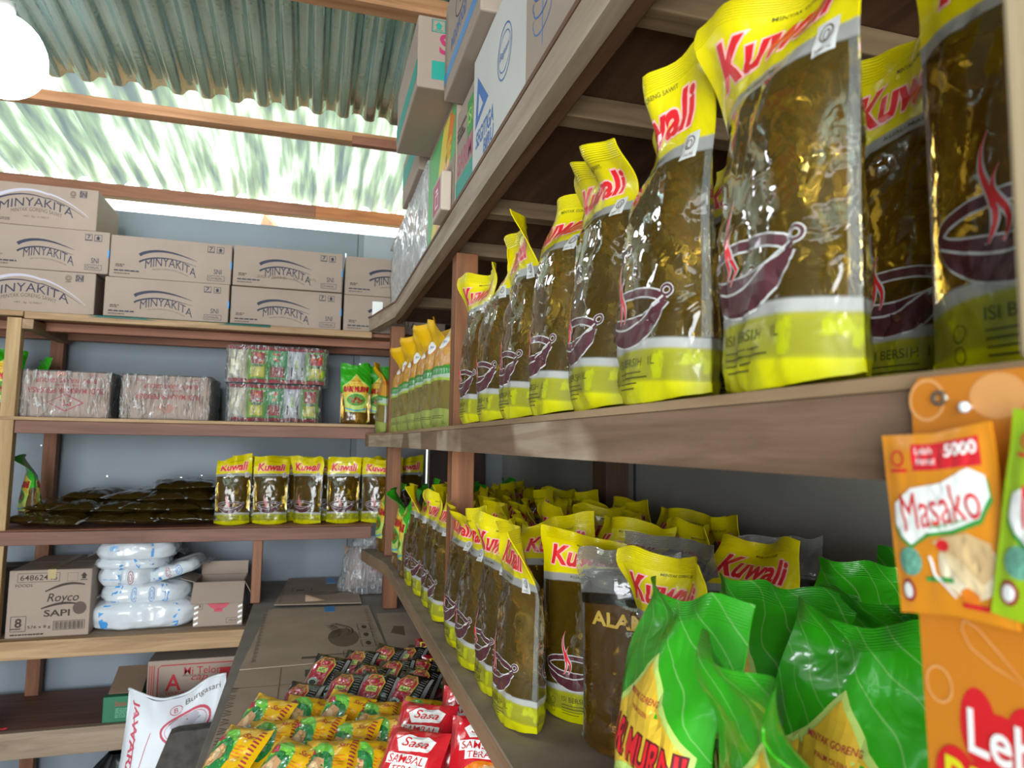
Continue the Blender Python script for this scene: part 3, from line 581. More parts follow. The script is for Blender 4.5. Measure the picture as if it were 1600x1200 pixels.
def art_kuwali(P_, b, sd=-1, word=True):
    if word:
        P_.put(b, T('Kuwali', .112, .034, .028, .18, 0, .2395, grow=.04), PINK, .0007, sd)
        P_.put(b, T('Kuwali', .112, .034, .028, .18, 0, .2395), RED, .0014, sd)
        P_.put(b, T('MINYAK GORENG SAWIT', .050, .0038, .005, 0, .012, .2625), OLIVT, .0008, sd)
        P_.put(b, T('KUALI MAS', .040, .0038, .005, 0, 0, .2060), OLIVT, .0008, sd)
    # wok-bowl emblem
    cx, cy = -.006, .080; rx, ry = .049, .024
    low = [(cx + rx * math.cos(a), cy - .002 + 1.28 * ry * math.sin(a)) for a in [PI + PI * k / 24 for k in range(25)]]
    upr = [(cx + rx * .92 * math.cos(a), cy - .002 + .52 * ry * math.sin(a)) for a in [PI + PI * k / 24 for k in range(25)]]
    def between(A_, B_, g=0):
        v = []; 
        for p, q_ in zip(A_, B_): v += [(p[0], p[1] - g), (q_[0], q_[1] + g)]
        return v, [[2 * i, 2 * i + 2, 2 * i + 3, 2 * i + 1] for i in range(len(A_) - 1)]
    P_.put(b, between(low, upr, .0016), SILV, .0007, sd, .02); P_.put(b, between(low, upr, 0), BROWN, .0013, sd, .02)
    P_.put(b, strip([(cx - rx + 2 * rx * i / 20, cy - .006 - .016 * math.sin(PI * i / 20) + .010 * i / 20) for i in range(21)], .0016), SILV, .0017, sd, .02)
    P_.put(b, ring(cx, cy, rx, .012, .0088), SILV, .0007, sd, .02); P_.put(b, ring(cx, cy, rx, .012, .0062), BROWN, .0013, sd, .02)
    P_.put(b, ring(cx + rx + .003, cy + .008, .0042, .004, .0036), SILV, .0007, sd, .02); P_.put(b, ring(cx + rx + .003, cy + .008, .0042, .004, .0020), BROWN, .0013, sd, .02)
    for dx, hh in ((-.016, .060), (-.009, .040)):
        pts = [(cx + dx + .004 * math.sin(i / 14 * 2 * PI), cy - .012 + hh * i / 14) for i in range(15)]
        P_.put(b, strip(pts, lambda t_: .0055 * math.sin(PI * min(1, t_ + .05)) + .0006), SILV, .0018, sd, .02); P_.put(b, strip(pts, lambda t_: .0028 * math.sin(PI * min(1, t_ + .05)) + .0004), RED, .0023, sd, .02)
    P_.put(b, T('ISI BERSIH  1L', .062, .0070, .004, 0, .004, .0335), OLIVT, .0008, sd)
    for k, ww in enumerate((.045, .052, .036, .030)):
        P_.put(b, rect(-.027, -.027 + ww, .0245 - k * .0042, .0256 - k * .0042), OLIVT, .0008, sd, .02)
    for z in (.014, .026): P_.put(b, ring(-.045, z, .004, .0048, .0008), OLIVT, .0008, sd, .02)
    # certification mark by the seam
    P_.put(b, rect(.047, .062, .192, .214), SILV, .0016, sd, .02); P_.put(b, ring(.0545, .2055, .0042, .0055, .0010), INKF, .0020, sd, .02); P_.put(b, ring(.0545, .2045, .0020, .0035, .0008), INKF, .0020, sd, .02); P_.put(b, T('HALAL', .011, .0026, 0, 0, .0545, .1955), INKF, .0020, sd, .02)
def make_kuwali(i, **k):
    t = thing('oil_pouch', '', 'pouch', (0, 0, 0)); P_ = Pouch(seed=i, **k); b = P_.body(KUW); art_kuwali(P_, b, -1); art_kuwali(P_, b, 1)
    b.build('pouch_film', t); return t, P_
def make_sari(i, word='SARI MURNI', **k):
    t = thing('green_oil_pouch', '', 'pouch', (0, 0, 0)); P_ = Pouch(seed=40 + i, **k); b = P_.body(SARI)
    for sd in (-1, 1):
        q = lambda p, m, off=.0008, st=.012: P_.put(b, p, m, off, sd, st)
        q(poly([(-.050, .055), (.050, .055), (.064, .172), (.026, .200), (0, .234), (-.026, .200), (-.064, .172)]), PALEG, .0006); q(poly([(-.046, .060), (.046, .060), (.058, .170), (.022, .196), (0, .227), (-.022, .196), (-.058, .170)]), mat('print_amber', 'd8b030', .4), .0011)
        q(ell(0, .102, .052, .042), PALEG, .0016); q(ell(0, .110, .044, .027), mat('print_leaf', '4a8c28', .5), .0021)
        r = random.Random(i + 3)
        for k_ in range(22): q(ell(r.uniform(-.028, .028), .110 + r.uniform(-.013, .010), .006, .0045, 10), mat('print_fruit', '7a2a1c', .5) if k_ % 3 else mat('print_fruit_light', 'b05a30', .5), .0026, .03)
        q(strip([(-.05 + .10 * k_ / 16, .072 - .010 * math.sin(PI * k_ / 16)) for k_ in range(17)], .006), TEALD, .0026, .03)
        q(T(word, .118, .024, .04, .05, 0, .158, grow=.05), mat('print_dark_red', '5a1418', .5), .0016); q(T(word, .118, .024, .02, .05, 0, .158), RED, .0022)
        q(T('MINYAK GORENG', .046, .0050, .012, 0, 0, .197), REDK, .0016); q(T('PALM OLEIN', .028, .0042, .01, 0, 0, .186), REDK, .0016)
    b.build('pouch_film', t); return t, P_
def make_gold(i, **k):
    t = thing('golden_oil_pouch', '', 'pouch', (0, 0, 0)); P_ = Pouch(seed=70 + i, **k); b = P_.body(FILM3)
    for sd in (-1, 1):
        q = lambda p, m, off=.0008, st=.012: P_.put(b, p, m, off, sd, st)
        q(ell(-.01, .222, .026, .020), WHITE, .0009); q(T('Mitra', .03, .010, 0, .3, -.01, .224), BLUE, .0016)
        r = random.Random(i)
        for k_ in range(18): x = -.06 + .12 * k_ / 17; q(strip([(x, .135), (x + r.uniform(-.006, .006), .152 + r.uniform(0, .008))], lambda t_: .005 * (1 - t_) + .0006), GREENP, .0010, .03)
        for k_ in range(10): q(ell(r.uniform(-.05, .05), r.uniform(.16, .19), .012, .006, 12, r.uniform(-1, 1)), TAN, .0012, .03)
        q(rect(-.03, .035, .030, .0315), OLIVT); q(rect(-.03, .025, .025, .0265), OLIVT); q(T('2 L', .016, .008, .01, 0, .03, .015), OLIVT)
    b.build('pouch_film', t); return t, P_
def make_clear(i, **k):
    t = thing('clear_oil_pouch', '', 'pouch', (0, 0, 0)); P_ = Pouch(seed=90 + i, **k); b = P_.body(CLR)
    for sd in (-1, 1):
        q = lambda p, m, off=.0009, st=.012: P_.put(b, p, m, off, sd, st)
        q(T('ALAMI', .095, .020, .03, 0, 0, .178), GOLD); q(frame(-.008, .014, .038, .066, .0008), INK); q(ring(.003, .054, .006, .008, .0010), INK); q(T('HALAL', .014, .003, 0, 0, .003, .042), INK)
    b.build('pouch_film', t); return t, P_
KV = [make_kuwali(i, **k)[0] for i, k in enumerate((dict(lean=.01, fold=-.035, fs=.35, tw=.12), dict(lean=-.012, fold=.045, fs=.10, tw=-.2, peak=.4), dict(lean=.022, fold=.02, fs=-.3, tw=.25), dict(lean=.0, fold=-.05, fs=.0, tw=-.15), dict(lean=-.03, fold=.03, fs=.4, tw=.1, peak=-.3), dict(lean=.035, fold=-.02, fs=-.1, tw=-.3)))]
SV = [make_sari(i, **k)[0] for i, k in enumerate((dict(lean=.0, fold=.06, fs=.05, tw=.2), dict(lean=-.03, fold=-.03, fs=-.2, tw=-.25), dict(lean=.03, fold=.04, fs=.3, tw=.3)))]
GV = [make_gold(i, **k)[0] for i, k in enumerate((dict(Wd=.15, H=.30, lean=.02, fold=.05, fs=.1), dict(Wd=.15, H=.30, lean=-.02, fold=-.04, fs=-.2)))]
CV = [make_clear(i, **k)[0] for i, k in enumerate((dict(lean=-.02, fold=.05, fs=-.2, tw=.3, Tk=.036), dict(lean=.02, fold=-.05, fs=.3, tw=-.2)))]
_used = set()
def put(protos, k, loc, rz, label, group, sc=1, tilt=0, cat='pouch'):
    p = protos[k % len(protos)]
    if p.name in _used: o = dup(p, loc, (tilt, 0, rz), label, group)
    else:
        o = p; _used.add(p.name); o.location = loc; o.rotation_euler = (tilt, 0, rz); o['label'] = label; o['group'] = group
    o.scale = (sc, sc, sc); return o
ORD = ['first', 'second', 'third', 'fourth', 'fifth', 'sixth', 'seventh', 'eighth', 'ninth', 'tenth', 'eleventh', 'twelfth']
FACE = -PI / 2      # printed side towards the aisle (-X)
# ---- middle shelf of the right rack, front row
zM = 1.4858
ys = [.355, .511, .648, .780, .925, 1.06, 1.19]
for i, y in enumerate(ys):
    put(KV, [0, 1, 4, 2, 3, 5, 0][i], (.290 + R.uniform(-.002, .002), y + .012, zM), FACE + R.uniform(-.05, .05) - (.04 if i == 0 else 0), 'yellow-topped oil pouch on the middle shelf, %s in the front row from the near post' % ORD[i + 1], 'yellow-topped pouches on the middle shelf')
put(KV, 4, (.358, .246, zM), FACE + .22, 'yellow-topped oil pouch pressed against the pale near post, first of its row', 'yellow-topped pouches on the middle shelf')
put(KV, 3, (.435, .40, zM), FACE + .1, 'shaded yellow-topped oil pouch standing behind the front row near the pale post', 'yellow-topped pouches on the middle shelf')
put(KV, 2, (.420, .60, zM), FACE + .1, 'yellow-topped oil pouch behind the second and third ones of the middle shelf row', 'yellow-topped pouches on the middle shelf')
for i, (x, y) in enumerate(((.312, 1.625), (.305, 1.74), (.302, 1.855), (.300, 1.965), (.298, 2.08), (.296, 2.195), (.292, 2.315))):
    put(GV, i, (x, y, zM), FACE + .38 + R.uniform(-.1, .1), 'golden and green oil pouch on the middle shelf, %s one beyond the red brown post' % ORD[i], 'golden oil pouches on the middle shelf', .95, 0)
put(GV, 1, (.262, 2.635, zM), FACE, 'golden oil pouch left of the far post at the end of the middle shelf', 'golden oil pouches on the middle shelf', .9)
for i, (x, y) in enumerate(((.43, 1.64), (.43, 1.80), (.43, 1.97))):
    put(GV, i, (x, y, zM), FACE, 'golden oil pouch in the second row of the middle shelf, %s past the post' % ORD[i], 'golden oil pouches on the middle shelf', .95)
# ---- back rack pouches
for i, x in enumerate((-.268, -.136, -.002, .130, .262)):
    put(KV, [1, 2, 0, 3, 4][i], (x, 2.775, 1.1408), R.uniform(-.08, .08) - (.5 if i == 2 else 0), 'yellow-topped oil pouch facing front on the back rack, %s from the left' % ORD[i], 'yellow-topped pouches on the back rack', .90)
    put(KV, i + 2, (x + .045, 2.875, 1.1408), R.uniform(-.08, .08), 'yellow-topped oil pouch hidden behind the %s facing pouch of the back rack' % ORD[i], 'yellow-topped pouches on the back rack', .90)
put(KV, 1, (.40, 2.93, 1.14), 0, 'yellow-topped oil pouch in the dim back corner right of the far post', 'yellow-topped pouches on the back rack', .9)
put(SV, 0, (.165, 2.80, 1.5205), .05, 'green-topped oil pouch facing front beside the noodle packs', 'green oil pouches on the back rack', .87)
put(SV, 1, (.265, 2.87, 1.5205), -.2, 'green-topped oil pouch between the noodle packs and the far post', 'green oil pouches on the back rack', .87)
put(SV, 2, (-1.055, 2.84, 1.5205), .2, 'green oil pouch left of the pale left post on the carton shelf', 'green oil pouches on the back rack', .9)
put(SV, 0, (-.975, 2.92, 1.5205), -1.0, 'green oil pouch peeping out right behind the pale left post', 'green oil pouches on the back rack', .78)
put(SV, 1, (-.955, 2.88, 1.1408), -1.1, 'narrow green oil pouch beside the pile of dark packets on the back rack', 'green oil pouches on the back rack', .9)
# ---- lower shelf of the right rack
zL = 1.0508; GL = 'yellow-topped pouches on the lower shelf'
for i, y in enumerate((1.00, 1.135, 1.27, 1.402, 1.615, 1.745, 1.88, 2.01)):
    put(KV, [3, 0, 1, 4, 2, 0, 5, 3][i], (.308 + R.uniform(-.004, .004), y, zL), FACE + R.uniform(-.10, .10) + (.12 if i == 0 else 0), 'yellow-topped oil pouch at the lower shelf edge, %s from the bare plywood corner' % ORD[i], GL)
for i, (x, y) in enumerate(((.30, 2.14), (.30, 2.28), (.280, 2.64))):
    put(SV, i, (x, y, zL), FACE + R.uniform(-.2, .2), 'green oil pouch far along the lower shelf edge, %s past the yellow row' % ORD[i], 'green pouches at the far end of the lower shelf', .92)
for i, (x, y, a) in enumerate(((.40, 2.25, .1), (.50, 2.35, .3), (.42, 2.5, -.2), (.62, 2.48, .2), (.52, 2.58, 0), (.70, 2.55, 0))):
    put(SV, i + 1, (x, y, zL), FACE + a, 'green pouch top behind the far post of the lower shelf, %s in from the edge' % ORD[i], 'green pouches at the far end of the lower shelf', .97)
put(KV, 4, (.405, .985, zL), -.75, 'yellow-topped oil pouch turned to the camera, right of the bare plywood corner', GL)
put(KV, 1, (.405, 1.125, zL), -.6, 'yellow-topped oil pouch turned to the camera, second back from the clear pouch', GL)
rows = [(.40, (1.27, 1.40, 1.53, 1.67, 1.80, 1.94, 2.08)), (.49, (1.06, 1.20, 1.34, 1.48, 1.62, 1.76, 1.90, 2.04, 2.18)), (.585, (1.0, 1.15, 1.30, 1.45, 1.60, 1.75, 1.90, 2.05, 2.2)), (.68, (1.05, 1.2, 1.36, 1.52, 1.68, 1.84, 2.0, 2.16, 2.32))]
for j, (x, yy) in enumerate(rows):
    for i, y in enumerate(yy):
        put(KV, R.randrange(6), (x + R.uniform(-.01, .01), y + R.uniform(-.01, .01), zL), FACE + R.uniform(-.35, .35), 'yellow pouch top on lower shelf, %s row in from the edge, %s back' % (ORD[j + 1], ORD[i]), GL, 1, R.uniform(-.03, .03))
# clear pouches and odd ones among the near greens
put(CV, 0, (.415, .865, zL), -.85, 'clear oil pouch with black and gold band standing on the bare plywood', 'clear oil pouches on the lower shelf', .96)
put(CV, 1, (.505, .90, zL), -.9, 'clear oil pouch behind the black banded one, crumpled empty top', 'clear oil pouches on the lower shelf', 1)
put(CV, 0, (.67, .88, zL), -.4, 'clear crumpled pouch top against the grey wall behind the red one', 'clear oil pouches on the lower shelf', 1)
put(KV, 5, (.54, .79, zL + .012), -1.1, 'yellow pouch lying tilted among the green ones, dark lettering upright', GL, 1, -.1)
put(KV, 0, (.405, .715, zL + .006), FACE + .02, 'yellow and red pouch top squeezed between the clear and green pouches', GL, .98, .05)
GG = 'green pouches crowded at the near end of the lower shelf'
for i, (x, y, a, k, lb) in enumerate(((.288, .530, FACE + .02, 0, 'green oil pouch nearest the shelf edge with yellow panel and red lettering'),
        (.285, .370, FACE + .05, 1, 'large green oil pouch lowest in view, wide crimped top'),
        (.395, .570, FACE + .25, 2, 'green oil pouch in the middle of the near cluster, square crimped top'),
        (.375, .420, FACE + .2, 0, 'green oil pouch left of the orange hanging card, folded top'),
        (.345, .235, FACE + .1, 1, 'green oil pouch low beside the orange hanging card'),
        (.600, .640, FACE + .5, 2, 'green oil pouch against the grey wall behind the near cluster'),
        (.50, .50, FACE + .2, 1, 'green oil pouch in the second rank of the near cluster'),
        (.715, .66, FACE + .6, 0, 'dark green pouch top at the wall left of the seasoning sachet'))):
    put(SV, k, (x, y, zL), a, lb, GG, 1)

# ================================================================== CARTONS ON THE UPPER RIGHT SHELF
zU = 1.9348; GU = 'cartons on the upper right shelf'
KG = mat('carton_white', 'c4c2bc', .6, var=.05); KT = mat('kraft_taupe', '8a7c6c', .75, var=.08)
def leafart(u0, z0, n, s_):
    a = [(strip([(u0, z0 - .02), (u0, z0 + n * s_ + .02)], .003), BLUE)]
    for k in range(n):
        for sg in (-1, 1):
            z = z0 + k * s_; a.append((strip([(u0 + sg * .036 * math.sin(PI / 2 * i / 8), z + s_ * .8 * (1 - math.cos(PI / 2 * i / 8))) for i in range(9)], .0022), BLUE)); a.append((strip([(u0 + sg * (.036 + .004 * math.sin(PI * i / 6)), z + s_ * .8 + i * .002) for i in range(7)], .0022), BLUE))
    return a
seg = [(poly([(.020, .075), (.115, .095), (.035, .168)]), BLUE), (poly([(.042, .092), (.078, .100), (.047, .132)]), KG), (T('SEGITIGA', .125, .030, .02, .15, .090, .050), BLUE), (T('BIRU', .07, .024, .02, .15, .12, .018), BLUE),
       (ring(.215, .115, .040, .042, .0022), BLUE), (ring(.215, .115, .033, .030, .0016), BLUE), (T('Bogasari', .055, .016, 0, .3, .215, .115), BLUE)]
carton('flour_carton', 'white flour carton with blue triangle and oval mark on the upper right shelf', .48, .62, .215, (.262, .57, zU), 0, KG, (), seg + [(rect(.33, .62, .002, .21), K_)] + leafart(.40, .04, 7, .024), group=GU)
carton('flour_carton', 'upper white flour carton resting on the one with the oval mark, mostly cut off', .46, .47, .215, (.268, .53, zU + .2165), .0, KG, (), [(T('SEGITIGA', .11, .028, .02, .15, .09, .085), BLUE), (T('BIRU', .07, .026, .02, .15, .10, .045), BLUE), (poly([(.17, .02), (.30, .03), (.20, .15)]), BLUE), (poly([(.20, .04), (.25, .045), (.21, .09)]), KG)], group=GU)
sar = [(T('SARIMI', .14, .045, .02, 0, .085, .075), MAG), (rect(.0, .165, .012, .045), TEAL), (rect(.10, .150, .10, .17), GREENP), (T('ISI', .04, .03, 0, 0, .125, .135), PALEG)] + scribble(.01, .09, .15, .006, INKF, 3, 1.8, 4)
carton('noodle_carton', 'brown noodle carton with teal band wedged below the blue striped one', .46, .165, .194, (.266, 1.192, zU), 0, K_, (), sar, group=GU)
grn = [(rect(.0, .34, .0, .23), mat('carton_green', '4f9f55', .5)), (poly([(.05, .0), (.16, .0), (.30, .23), (.20, .23)]), mat('carton_yellow', 'd8c040', .5)), (poly([(.12, .0), (.20, .0), (.33, .2), (.28, .23)]), ORA), (T('MIE', .07, .05, .03, .2, .26, .15), YEL), (rect(.22, .34, .0, .115), K_), (T('KALDU', .08, .03, .0, .1, .27, .088), INKF)]
carton('noodle_carton', 'green yellow and orange carton beside the magenta label box on the upper shelf', .46, .34, .244, (.264, 1.362, zU), 0, K_, (), grn, group=GU)
carton('label_box', 'small pale box with magenta label at the front of the green carton', .022, .11, .085, (.2405, 1.385, zU), 0, mat('carton_pale', 'b8a898', .6), (), [(rect(.010, .095, .010, .075), MAG), (frame(.04, .075, .02, .05, .003), WHITE), (rect(.045, .07, .055, .06), WHITE)], group=GU)
carton('noodle_carton', 'overhanging brown noodle carton with arrow mark and teal band, near the purlin', .30, .35, .155, (.180, 1.362, zU + .2455), 0, K_, [(rect(.03, .10, .020, .060), TEAL), (rect(.10, .29, .020, .060), TEAL), (ring(.08, .040, .016, .010, .002), PALEG), (T('SARIMI', .17, .045, .03, 0, .13, .098), MAG), (frame(.028, .058, .122, .15, .001), INKF)] + up_arrow(.043, .136, .022, TEAL), [(rect(.0, .35, .020, .060), TEAL)], group=GU)
carton('striped_carton', 'brown carton with blue stripe overhanging above the white flour carton', .30, .32, .20, (.236, 1.036, zU + .2165), 0, K_, (), [(rect(.0, .32, .030, .052), mat('stripe_blue', '4a88c0', .5)), (T('INDOFOOD', .14, .026, .01, 0, .14, .082), BLUE), (ring(.16, .13, .05, .03, .003), INK), (T('3', .02, .03, .0, .2, .16, .135), INK)], group=GU)
carton('noodle_carton', 'small brown carton with teal corner above the plastic wrapped bundle', .30, .34, .145, (.248, 1.79, zU + .2455), 0, K_, [(rect(.02, .28, .06, .12), TEAL)], [(rect(.0, .34, .06, .12), TEAL)], group=GU)
t = thing('wrapped_bundle', 'milky plastic wrapped bundle at the far end of the upper right shelf', 'bundle', (.262, 1.72, zU), 0, GU)
b = MB(); b.box(.012, .40, .01, .88, 0, .235, K_, .01); b.build('inner_carton', t)
b = MB()
def shell(u, v):
    a = 2 * PI * u; c, s_ = math.cos(a), math.sin(a); k = 1 / max(abs(c), abs(s_)) ** .9
    n_ = .010 * noise.noise(Vector((c * 6, s_ * 14, v * 5))); return (.206 + (.206 + n_) * c * k, .445 + (.450 + n_) * s_ * k, .001 + .243 * v)
b.grid(shell, 160, 14, clear_wrap('milky_wrap', .38, 'dcdcdc', 9, .3)); b.grid(lambda u, v: (.412 * u, .89 * v, .243 + .002 * noise.noise(Vector((u * 9, v * 9, 2)))), 12, 24, clear_wrap('milky_wrap')); b.build('plastic_wrap', t)

# ================================================================== LOWER SHELVES OF THE BACK RACK
a = [(frame(.022, .160, .182, .212, .0015), INKB), (T('64862445', .12, .018, .006, 0, .091, .197), INKB), (T('FOODS', .055, .010, .01, 0, .045, .172), INKB), (frame(.185, .220, .182, .210, .0008), INKF)] + up_arrow(.240, .198, .03, INKB)[1:] \
  + [(T('Royco', .105, .036, .008, .25, .175, .125), INKB), (strip([(.115 + .13 * i / 16, .150 + .018 * math.sin(i / 16 * 2.6) + .010 * i / 16) for i in range(17)], lambda t_: .004 + .004 * math.sin(PI * t_)), INKB), (strip([(.105 + .12 * i / 16, .094 + .012 * math.sin(i / 16 * 2.6) + .006 * i / 16) for i in range(17)], lambda t_: .004 + .004 * math.sin(PI * t_)), INKB),
     (T('SAPI', .085, .022, .02, 0, .158, .078), INKB), (ell(.232, .092, .023, .021), INKF), (frame(.010, .060, .022, .072, .0015), INKB), (T('8', .022, .030, .02, 0, .035, .050), INKB), (T('576 x 8 g', .075, .012, .006, 0, .103, .034), INKB), (frame(.148, .252, .022, .052, .0012), INKB)] \
  + [(rect(.152 + k * .0048, .152 + k * .0048 + (.0012, .0026, .002)[k % 3], .025, .049), INKB) for k in range(20)] + scribble(.012, .12, .012, .004, INKB, 1, 1, 8) + [(rect(.012, .045, .030, .033), INKB)]
W_ = .265
a = [(([(x * .90 + .005, y) for x, y in p[0]], p[1]), m) for p, m in a]
carton('stock_carton', 'large brown carton with number 8 box at the left of the lower back shelf', .245, .33, .222, (-.946, 2.722, .7825), .015, K_, a, (), (), mat('tape_yellowed', 'a08850', .3), 'cartons on the lower back shelf', 0, 'top')
# small open carton
t = thing('open_carton', 'small open carton with red bowl print beside the bags of crackers', 'box', (-.378, 2.752, .7825))
w, d, h = .165, .16, .155; b = MB()
for q in ((0, w, 0, .003), (0, w, d - .003, d)): b.box(q[0], q[1], q[2], q[3], 0, h, K_, .0008)
for q in ((0, .003), (w - .003, w)): b.box(q[0], q[1], .003, d - .003, 0, h, K_, .0008)
b.box(.003, w - .003, .003, d - .003, 0, .003, K_, 0)
F = onface((0, 0, 0), (1, 0, 0), (0, 0, 1))
for p, m in [(poly([(.040 + .085 * (.5 - .5 * math.cos(PI * k / 10)), .098 - .040 * math.sin(PI * k / 10)) for k in range(11)]), mat('print_bowl_red', 'b83048', .5)), (rect(.036, .129, .097, .101), mat('print_bowl_red')), (rect(.068, .097, .050, .060), mat('print_bowl_red')), (T('味の素', .045, .014, 0, 0, .0825, .084), mat('print_cream', 'd8c8b0', .6)), (frame(.110, .150, .010, .028, .001), INKB), (T('HALAL', .026, .007, 0, 0, .133, .019), INKB), (frame(.012, .030, .060, .085, .001), INKB), (T('6', .006, .012, 0, 0, .021, .073), INKB)]: b.decal(p, F, m)
for k in range(8):
    for x in (.002, w - .016): b.decal(poly([(x, .004 + k * .019), (x + .014, .010 + k * .019), (x + .014, .018 + k * .019), (x, .012 + k * .019)]), F, WHITE)
b.build('carton_body', t)
f = MB(); f.box(-.004, w + .004, -.085, 0, 0, .0025, K_, .0005, rot=Matrix.Rotation(.85, 4, 'X'), piv=(0, 0, .001)); f.build('flap', t, loc=(0, 0, h))
f = MB(); f.box(0, .07, .004, d, 0, .0025, K_, .0005, rot=Matrix.Rotation(1.05, 4, 'Y'), piv=(0, 0, 0)); f.build('flap', t, loc=(w, 0, h))
f = MB(); f.box(0, w, d, d + .05, 0, .0025, K_, .0005, rot=Matrix.Rotation(1.2, 4, 'X'), piv=(0, d, 0)); f.build('flap', t, loc=(0, 0, h))
f = MB(); f.box(-.05, 0, .004, d, 0, .0025, K_, .0005, rot=Matrix.Rotation(.3, 4, 'Y'), piv=(0, 0, 0)); f.build('flap', t, loc=(0, 0, h))
# dark box peeping out left of the big carton
carton('dark_carton', 'dark carton half hidden behind the left post of the lower back shelf', .10, .2, .21, (-1.07, 2.80, .7825), 0, mat('carton_dark', '4a443e', .7), group=None)

# ---- soft bags
class Pillow:
    """flat-lying bag in the local XY plane, resting near z = 0"""
    def __init__(s, Wd, H, Tk, seed=0, lobes=0, wr=.003, flat=.55, seam=.9, bend=0): s.__dict__.update(locals()); s.sd = seed * 3.7
    def at(s, u, v, side, off=0):
        a, c = 2 * u - 1, 2 * v - 1
        pr = max(0, 1 - abs(a / s.seam) ** 2.6) ** s.flat * max(0, 1 - abs(c / .96) ** 2.6) ** s.flat
        if s.lobes: pr *= .62 + .38 * abs(math.sin(PI * s.lobes * u)) ** .7
        n_ = noise.noise(Vector((u * 5, v * 5, s.sd + side * 3))); r1 = noise.noise(Vector((u * 7 + v * 4, v * 7 - u * 3, s.sd + side)))
        z = side * (.0006 + s.Tk * pr + off) + side * (s.wr * n_ - s.wr * max(0, 1 - abs(r1) * 5) ** 2) * min(1, pr * 2) + s.wr * 1.5 * noise.noise(Vector((u * 3, v * 3, s.sd + 9))) * (1 - pr) + s.bend * a * a
        return Vector((a * s.Wd / 2 * (1 - .07 * (1 - abs(c)) * (s.Tk / .03)), c * s.H / 2 * (1 - .05 * (1 - abs(a))), z))
    flipn = True
    def body(s, m, nu=22, nv=22):
        s.nu, s.nv = nu, nv
        b = MB(); b.grid(lambda u, v: s.at(u, v, 1), nu, nv, m); b.grid(lambda u, v: s.at(u, v, -1), nu, nv, m, flip=True)
        for fn in ((lambda a, c: s.at(a, 0, -1).lerp(s.at(a, 0, 1), c)), (lambda a, c: s.at(1, a, -1).lerp(s.at(1, a, 1), c))): b.grid(fn, nu, 1, m)
        for fn in ((lambda a, c: s.at(a, 1, -1).lerp(s.at(a, 1, 1), c)), (lambda a, c: s.at(0, a, -1).lerp(s.at(0, a, 1), c))): b.grid(fn, nu, 1, m, flip=True)
        return b
    def put(s, b, p, m, off=.0006, step=.012, side=1): b.decal(cut(p, (s.Wd / s.nu, s.H / s.nv)), lambda x, y: bil(s, .5 + x / s.Wd, .5 + y / s.H, side, off * .7, s.nu, s.nv), m)
BAGW = mat('bag_white_plastic', 'dfe5ea', .22, coat=.7, translu=.2, bump=.5, bscale=35)
WRAPB = clear_wrap('bag_clear_blueish', .12, 'dfe8f2', 30)
def bag(label, w, d, hgt, loc, rot, seed, lobes, prints):
    w *= 1.03; hgt *= 1.03
    """box-like soft bag: origin at base centre, front towards -Y"""
    loc = (loc[0] - .012, loc[1], loc[2]); t = thing('cracker_bag', label, 'bag', loc, rot, 'white bags stacked on the lower back shelf'); b = MB(); r = seed * 2.3
    def f(u, v, off=0):
        a = 2 * PI * u; c, s_ = math.cos(a), math.sin(a); k = (abs(c) ** 3.2 + abs(s_) ** 3.2) ** (-1 / 3.2)
        ph = PI * (v - .5); rr = max(0, math.cos(ph)) ** .22; z = hgt / 2 + hgt / 2 * (abs(math.sin(ph)) ** .8 * (1 if ph > 0 else -1))
        lob = 1 - (.10 * (1 - abs(math.sin(PI * lobes * (c * k * .5 + .5))) ** .5) if lobes else 0)
        n_ = 1 + .05 * noise.noise(Vector((c * 3, s_ * 3 + r, v * 4))) - .04 * max(0, 1 - 5 * abs(noise.noise(Vector((c * 5 + r, s_ * 5, v * 6)))))
        return Vector(((w / 2 * n_ * rr + off) * c * k, (d / 2 * n_ * rr * (lob if s_ < 0 else 1) + off) * s_ * k, z * (.93 + .07 * lob) + .006 * noise.noise(Vector((c * 4, s_ * 4, r))) * (v > .5)))
    b.grid(lambda u, v: f(u, v), 72, 20, BAGW)
    def fr(x, z, off):
        # front face coordinates: x in metres, z from 0..1 of height
        k = max(-.98, min(.98, x / (w / 2))); 
        best = PI * 1.5 + math.asin(k) * .55 if abs(k) < .75 else PI * 1.5 + (1 if k > 0 else -1) * (.47 + (abs(k) - .75) * 1.4)
        return f((best / (2 * PI)) % 1, .12 + .76 * z, off)
    for p, m, off in prints: b.decal(cut(p, .02), lambda x, y, off=off: fr(x, y / hgt, off), m)
    b.build('bag_film', t)
    for sg in (-1, 1):
        fl = MB(); fl.grid(lambda u, v: Vector((sg * (w * .46 + .035 * u), -d * .30 + d * .6 * v, hgt * .42 + .010 * noise.noise(Vector((u * 4, v * 5, r + sg))) - .012 * u)), 4, 10, WRAPB); fl.build('end_seal', t)
    return t
PB = mat('print_sky_blue', '3f8fd0', .35, coat=.4); PB2 = mat('print_sky_blue_pale', '8fb8de', .35, coat=.4)
def bandart(w, h, *xs):
    a = []
    for x in xs: a += [(rect(x - .006, x + .006, h * .08, h * .92), PB, .001), (rect(x + .010, x + .013, h * .08, h * .92), PB, .001)]
    return a
def roundel(x, h, c=PB): return [(ring(x, h * .5, .014, h * .28, .0028), c, .0012), (ring(x, h * .5, .007, h * .13, .002), c, .0012), (T('ABC', .02, h * .12, .01, 0, x, h * .14)[0:2] if False else rect(x - .012, x + .012, h * .10, h * .15), PB2, .0012)]
bag('lowest white bag of the stack, five plump lobes, blue corners', .345, .26, .095, (-.534, 2.858, .7822), .0, 1, 5, [(rect(-.165, -.145, .01, .085), PB, .0012), (rect(.145, .160, .01, .085), PB, .0012)])
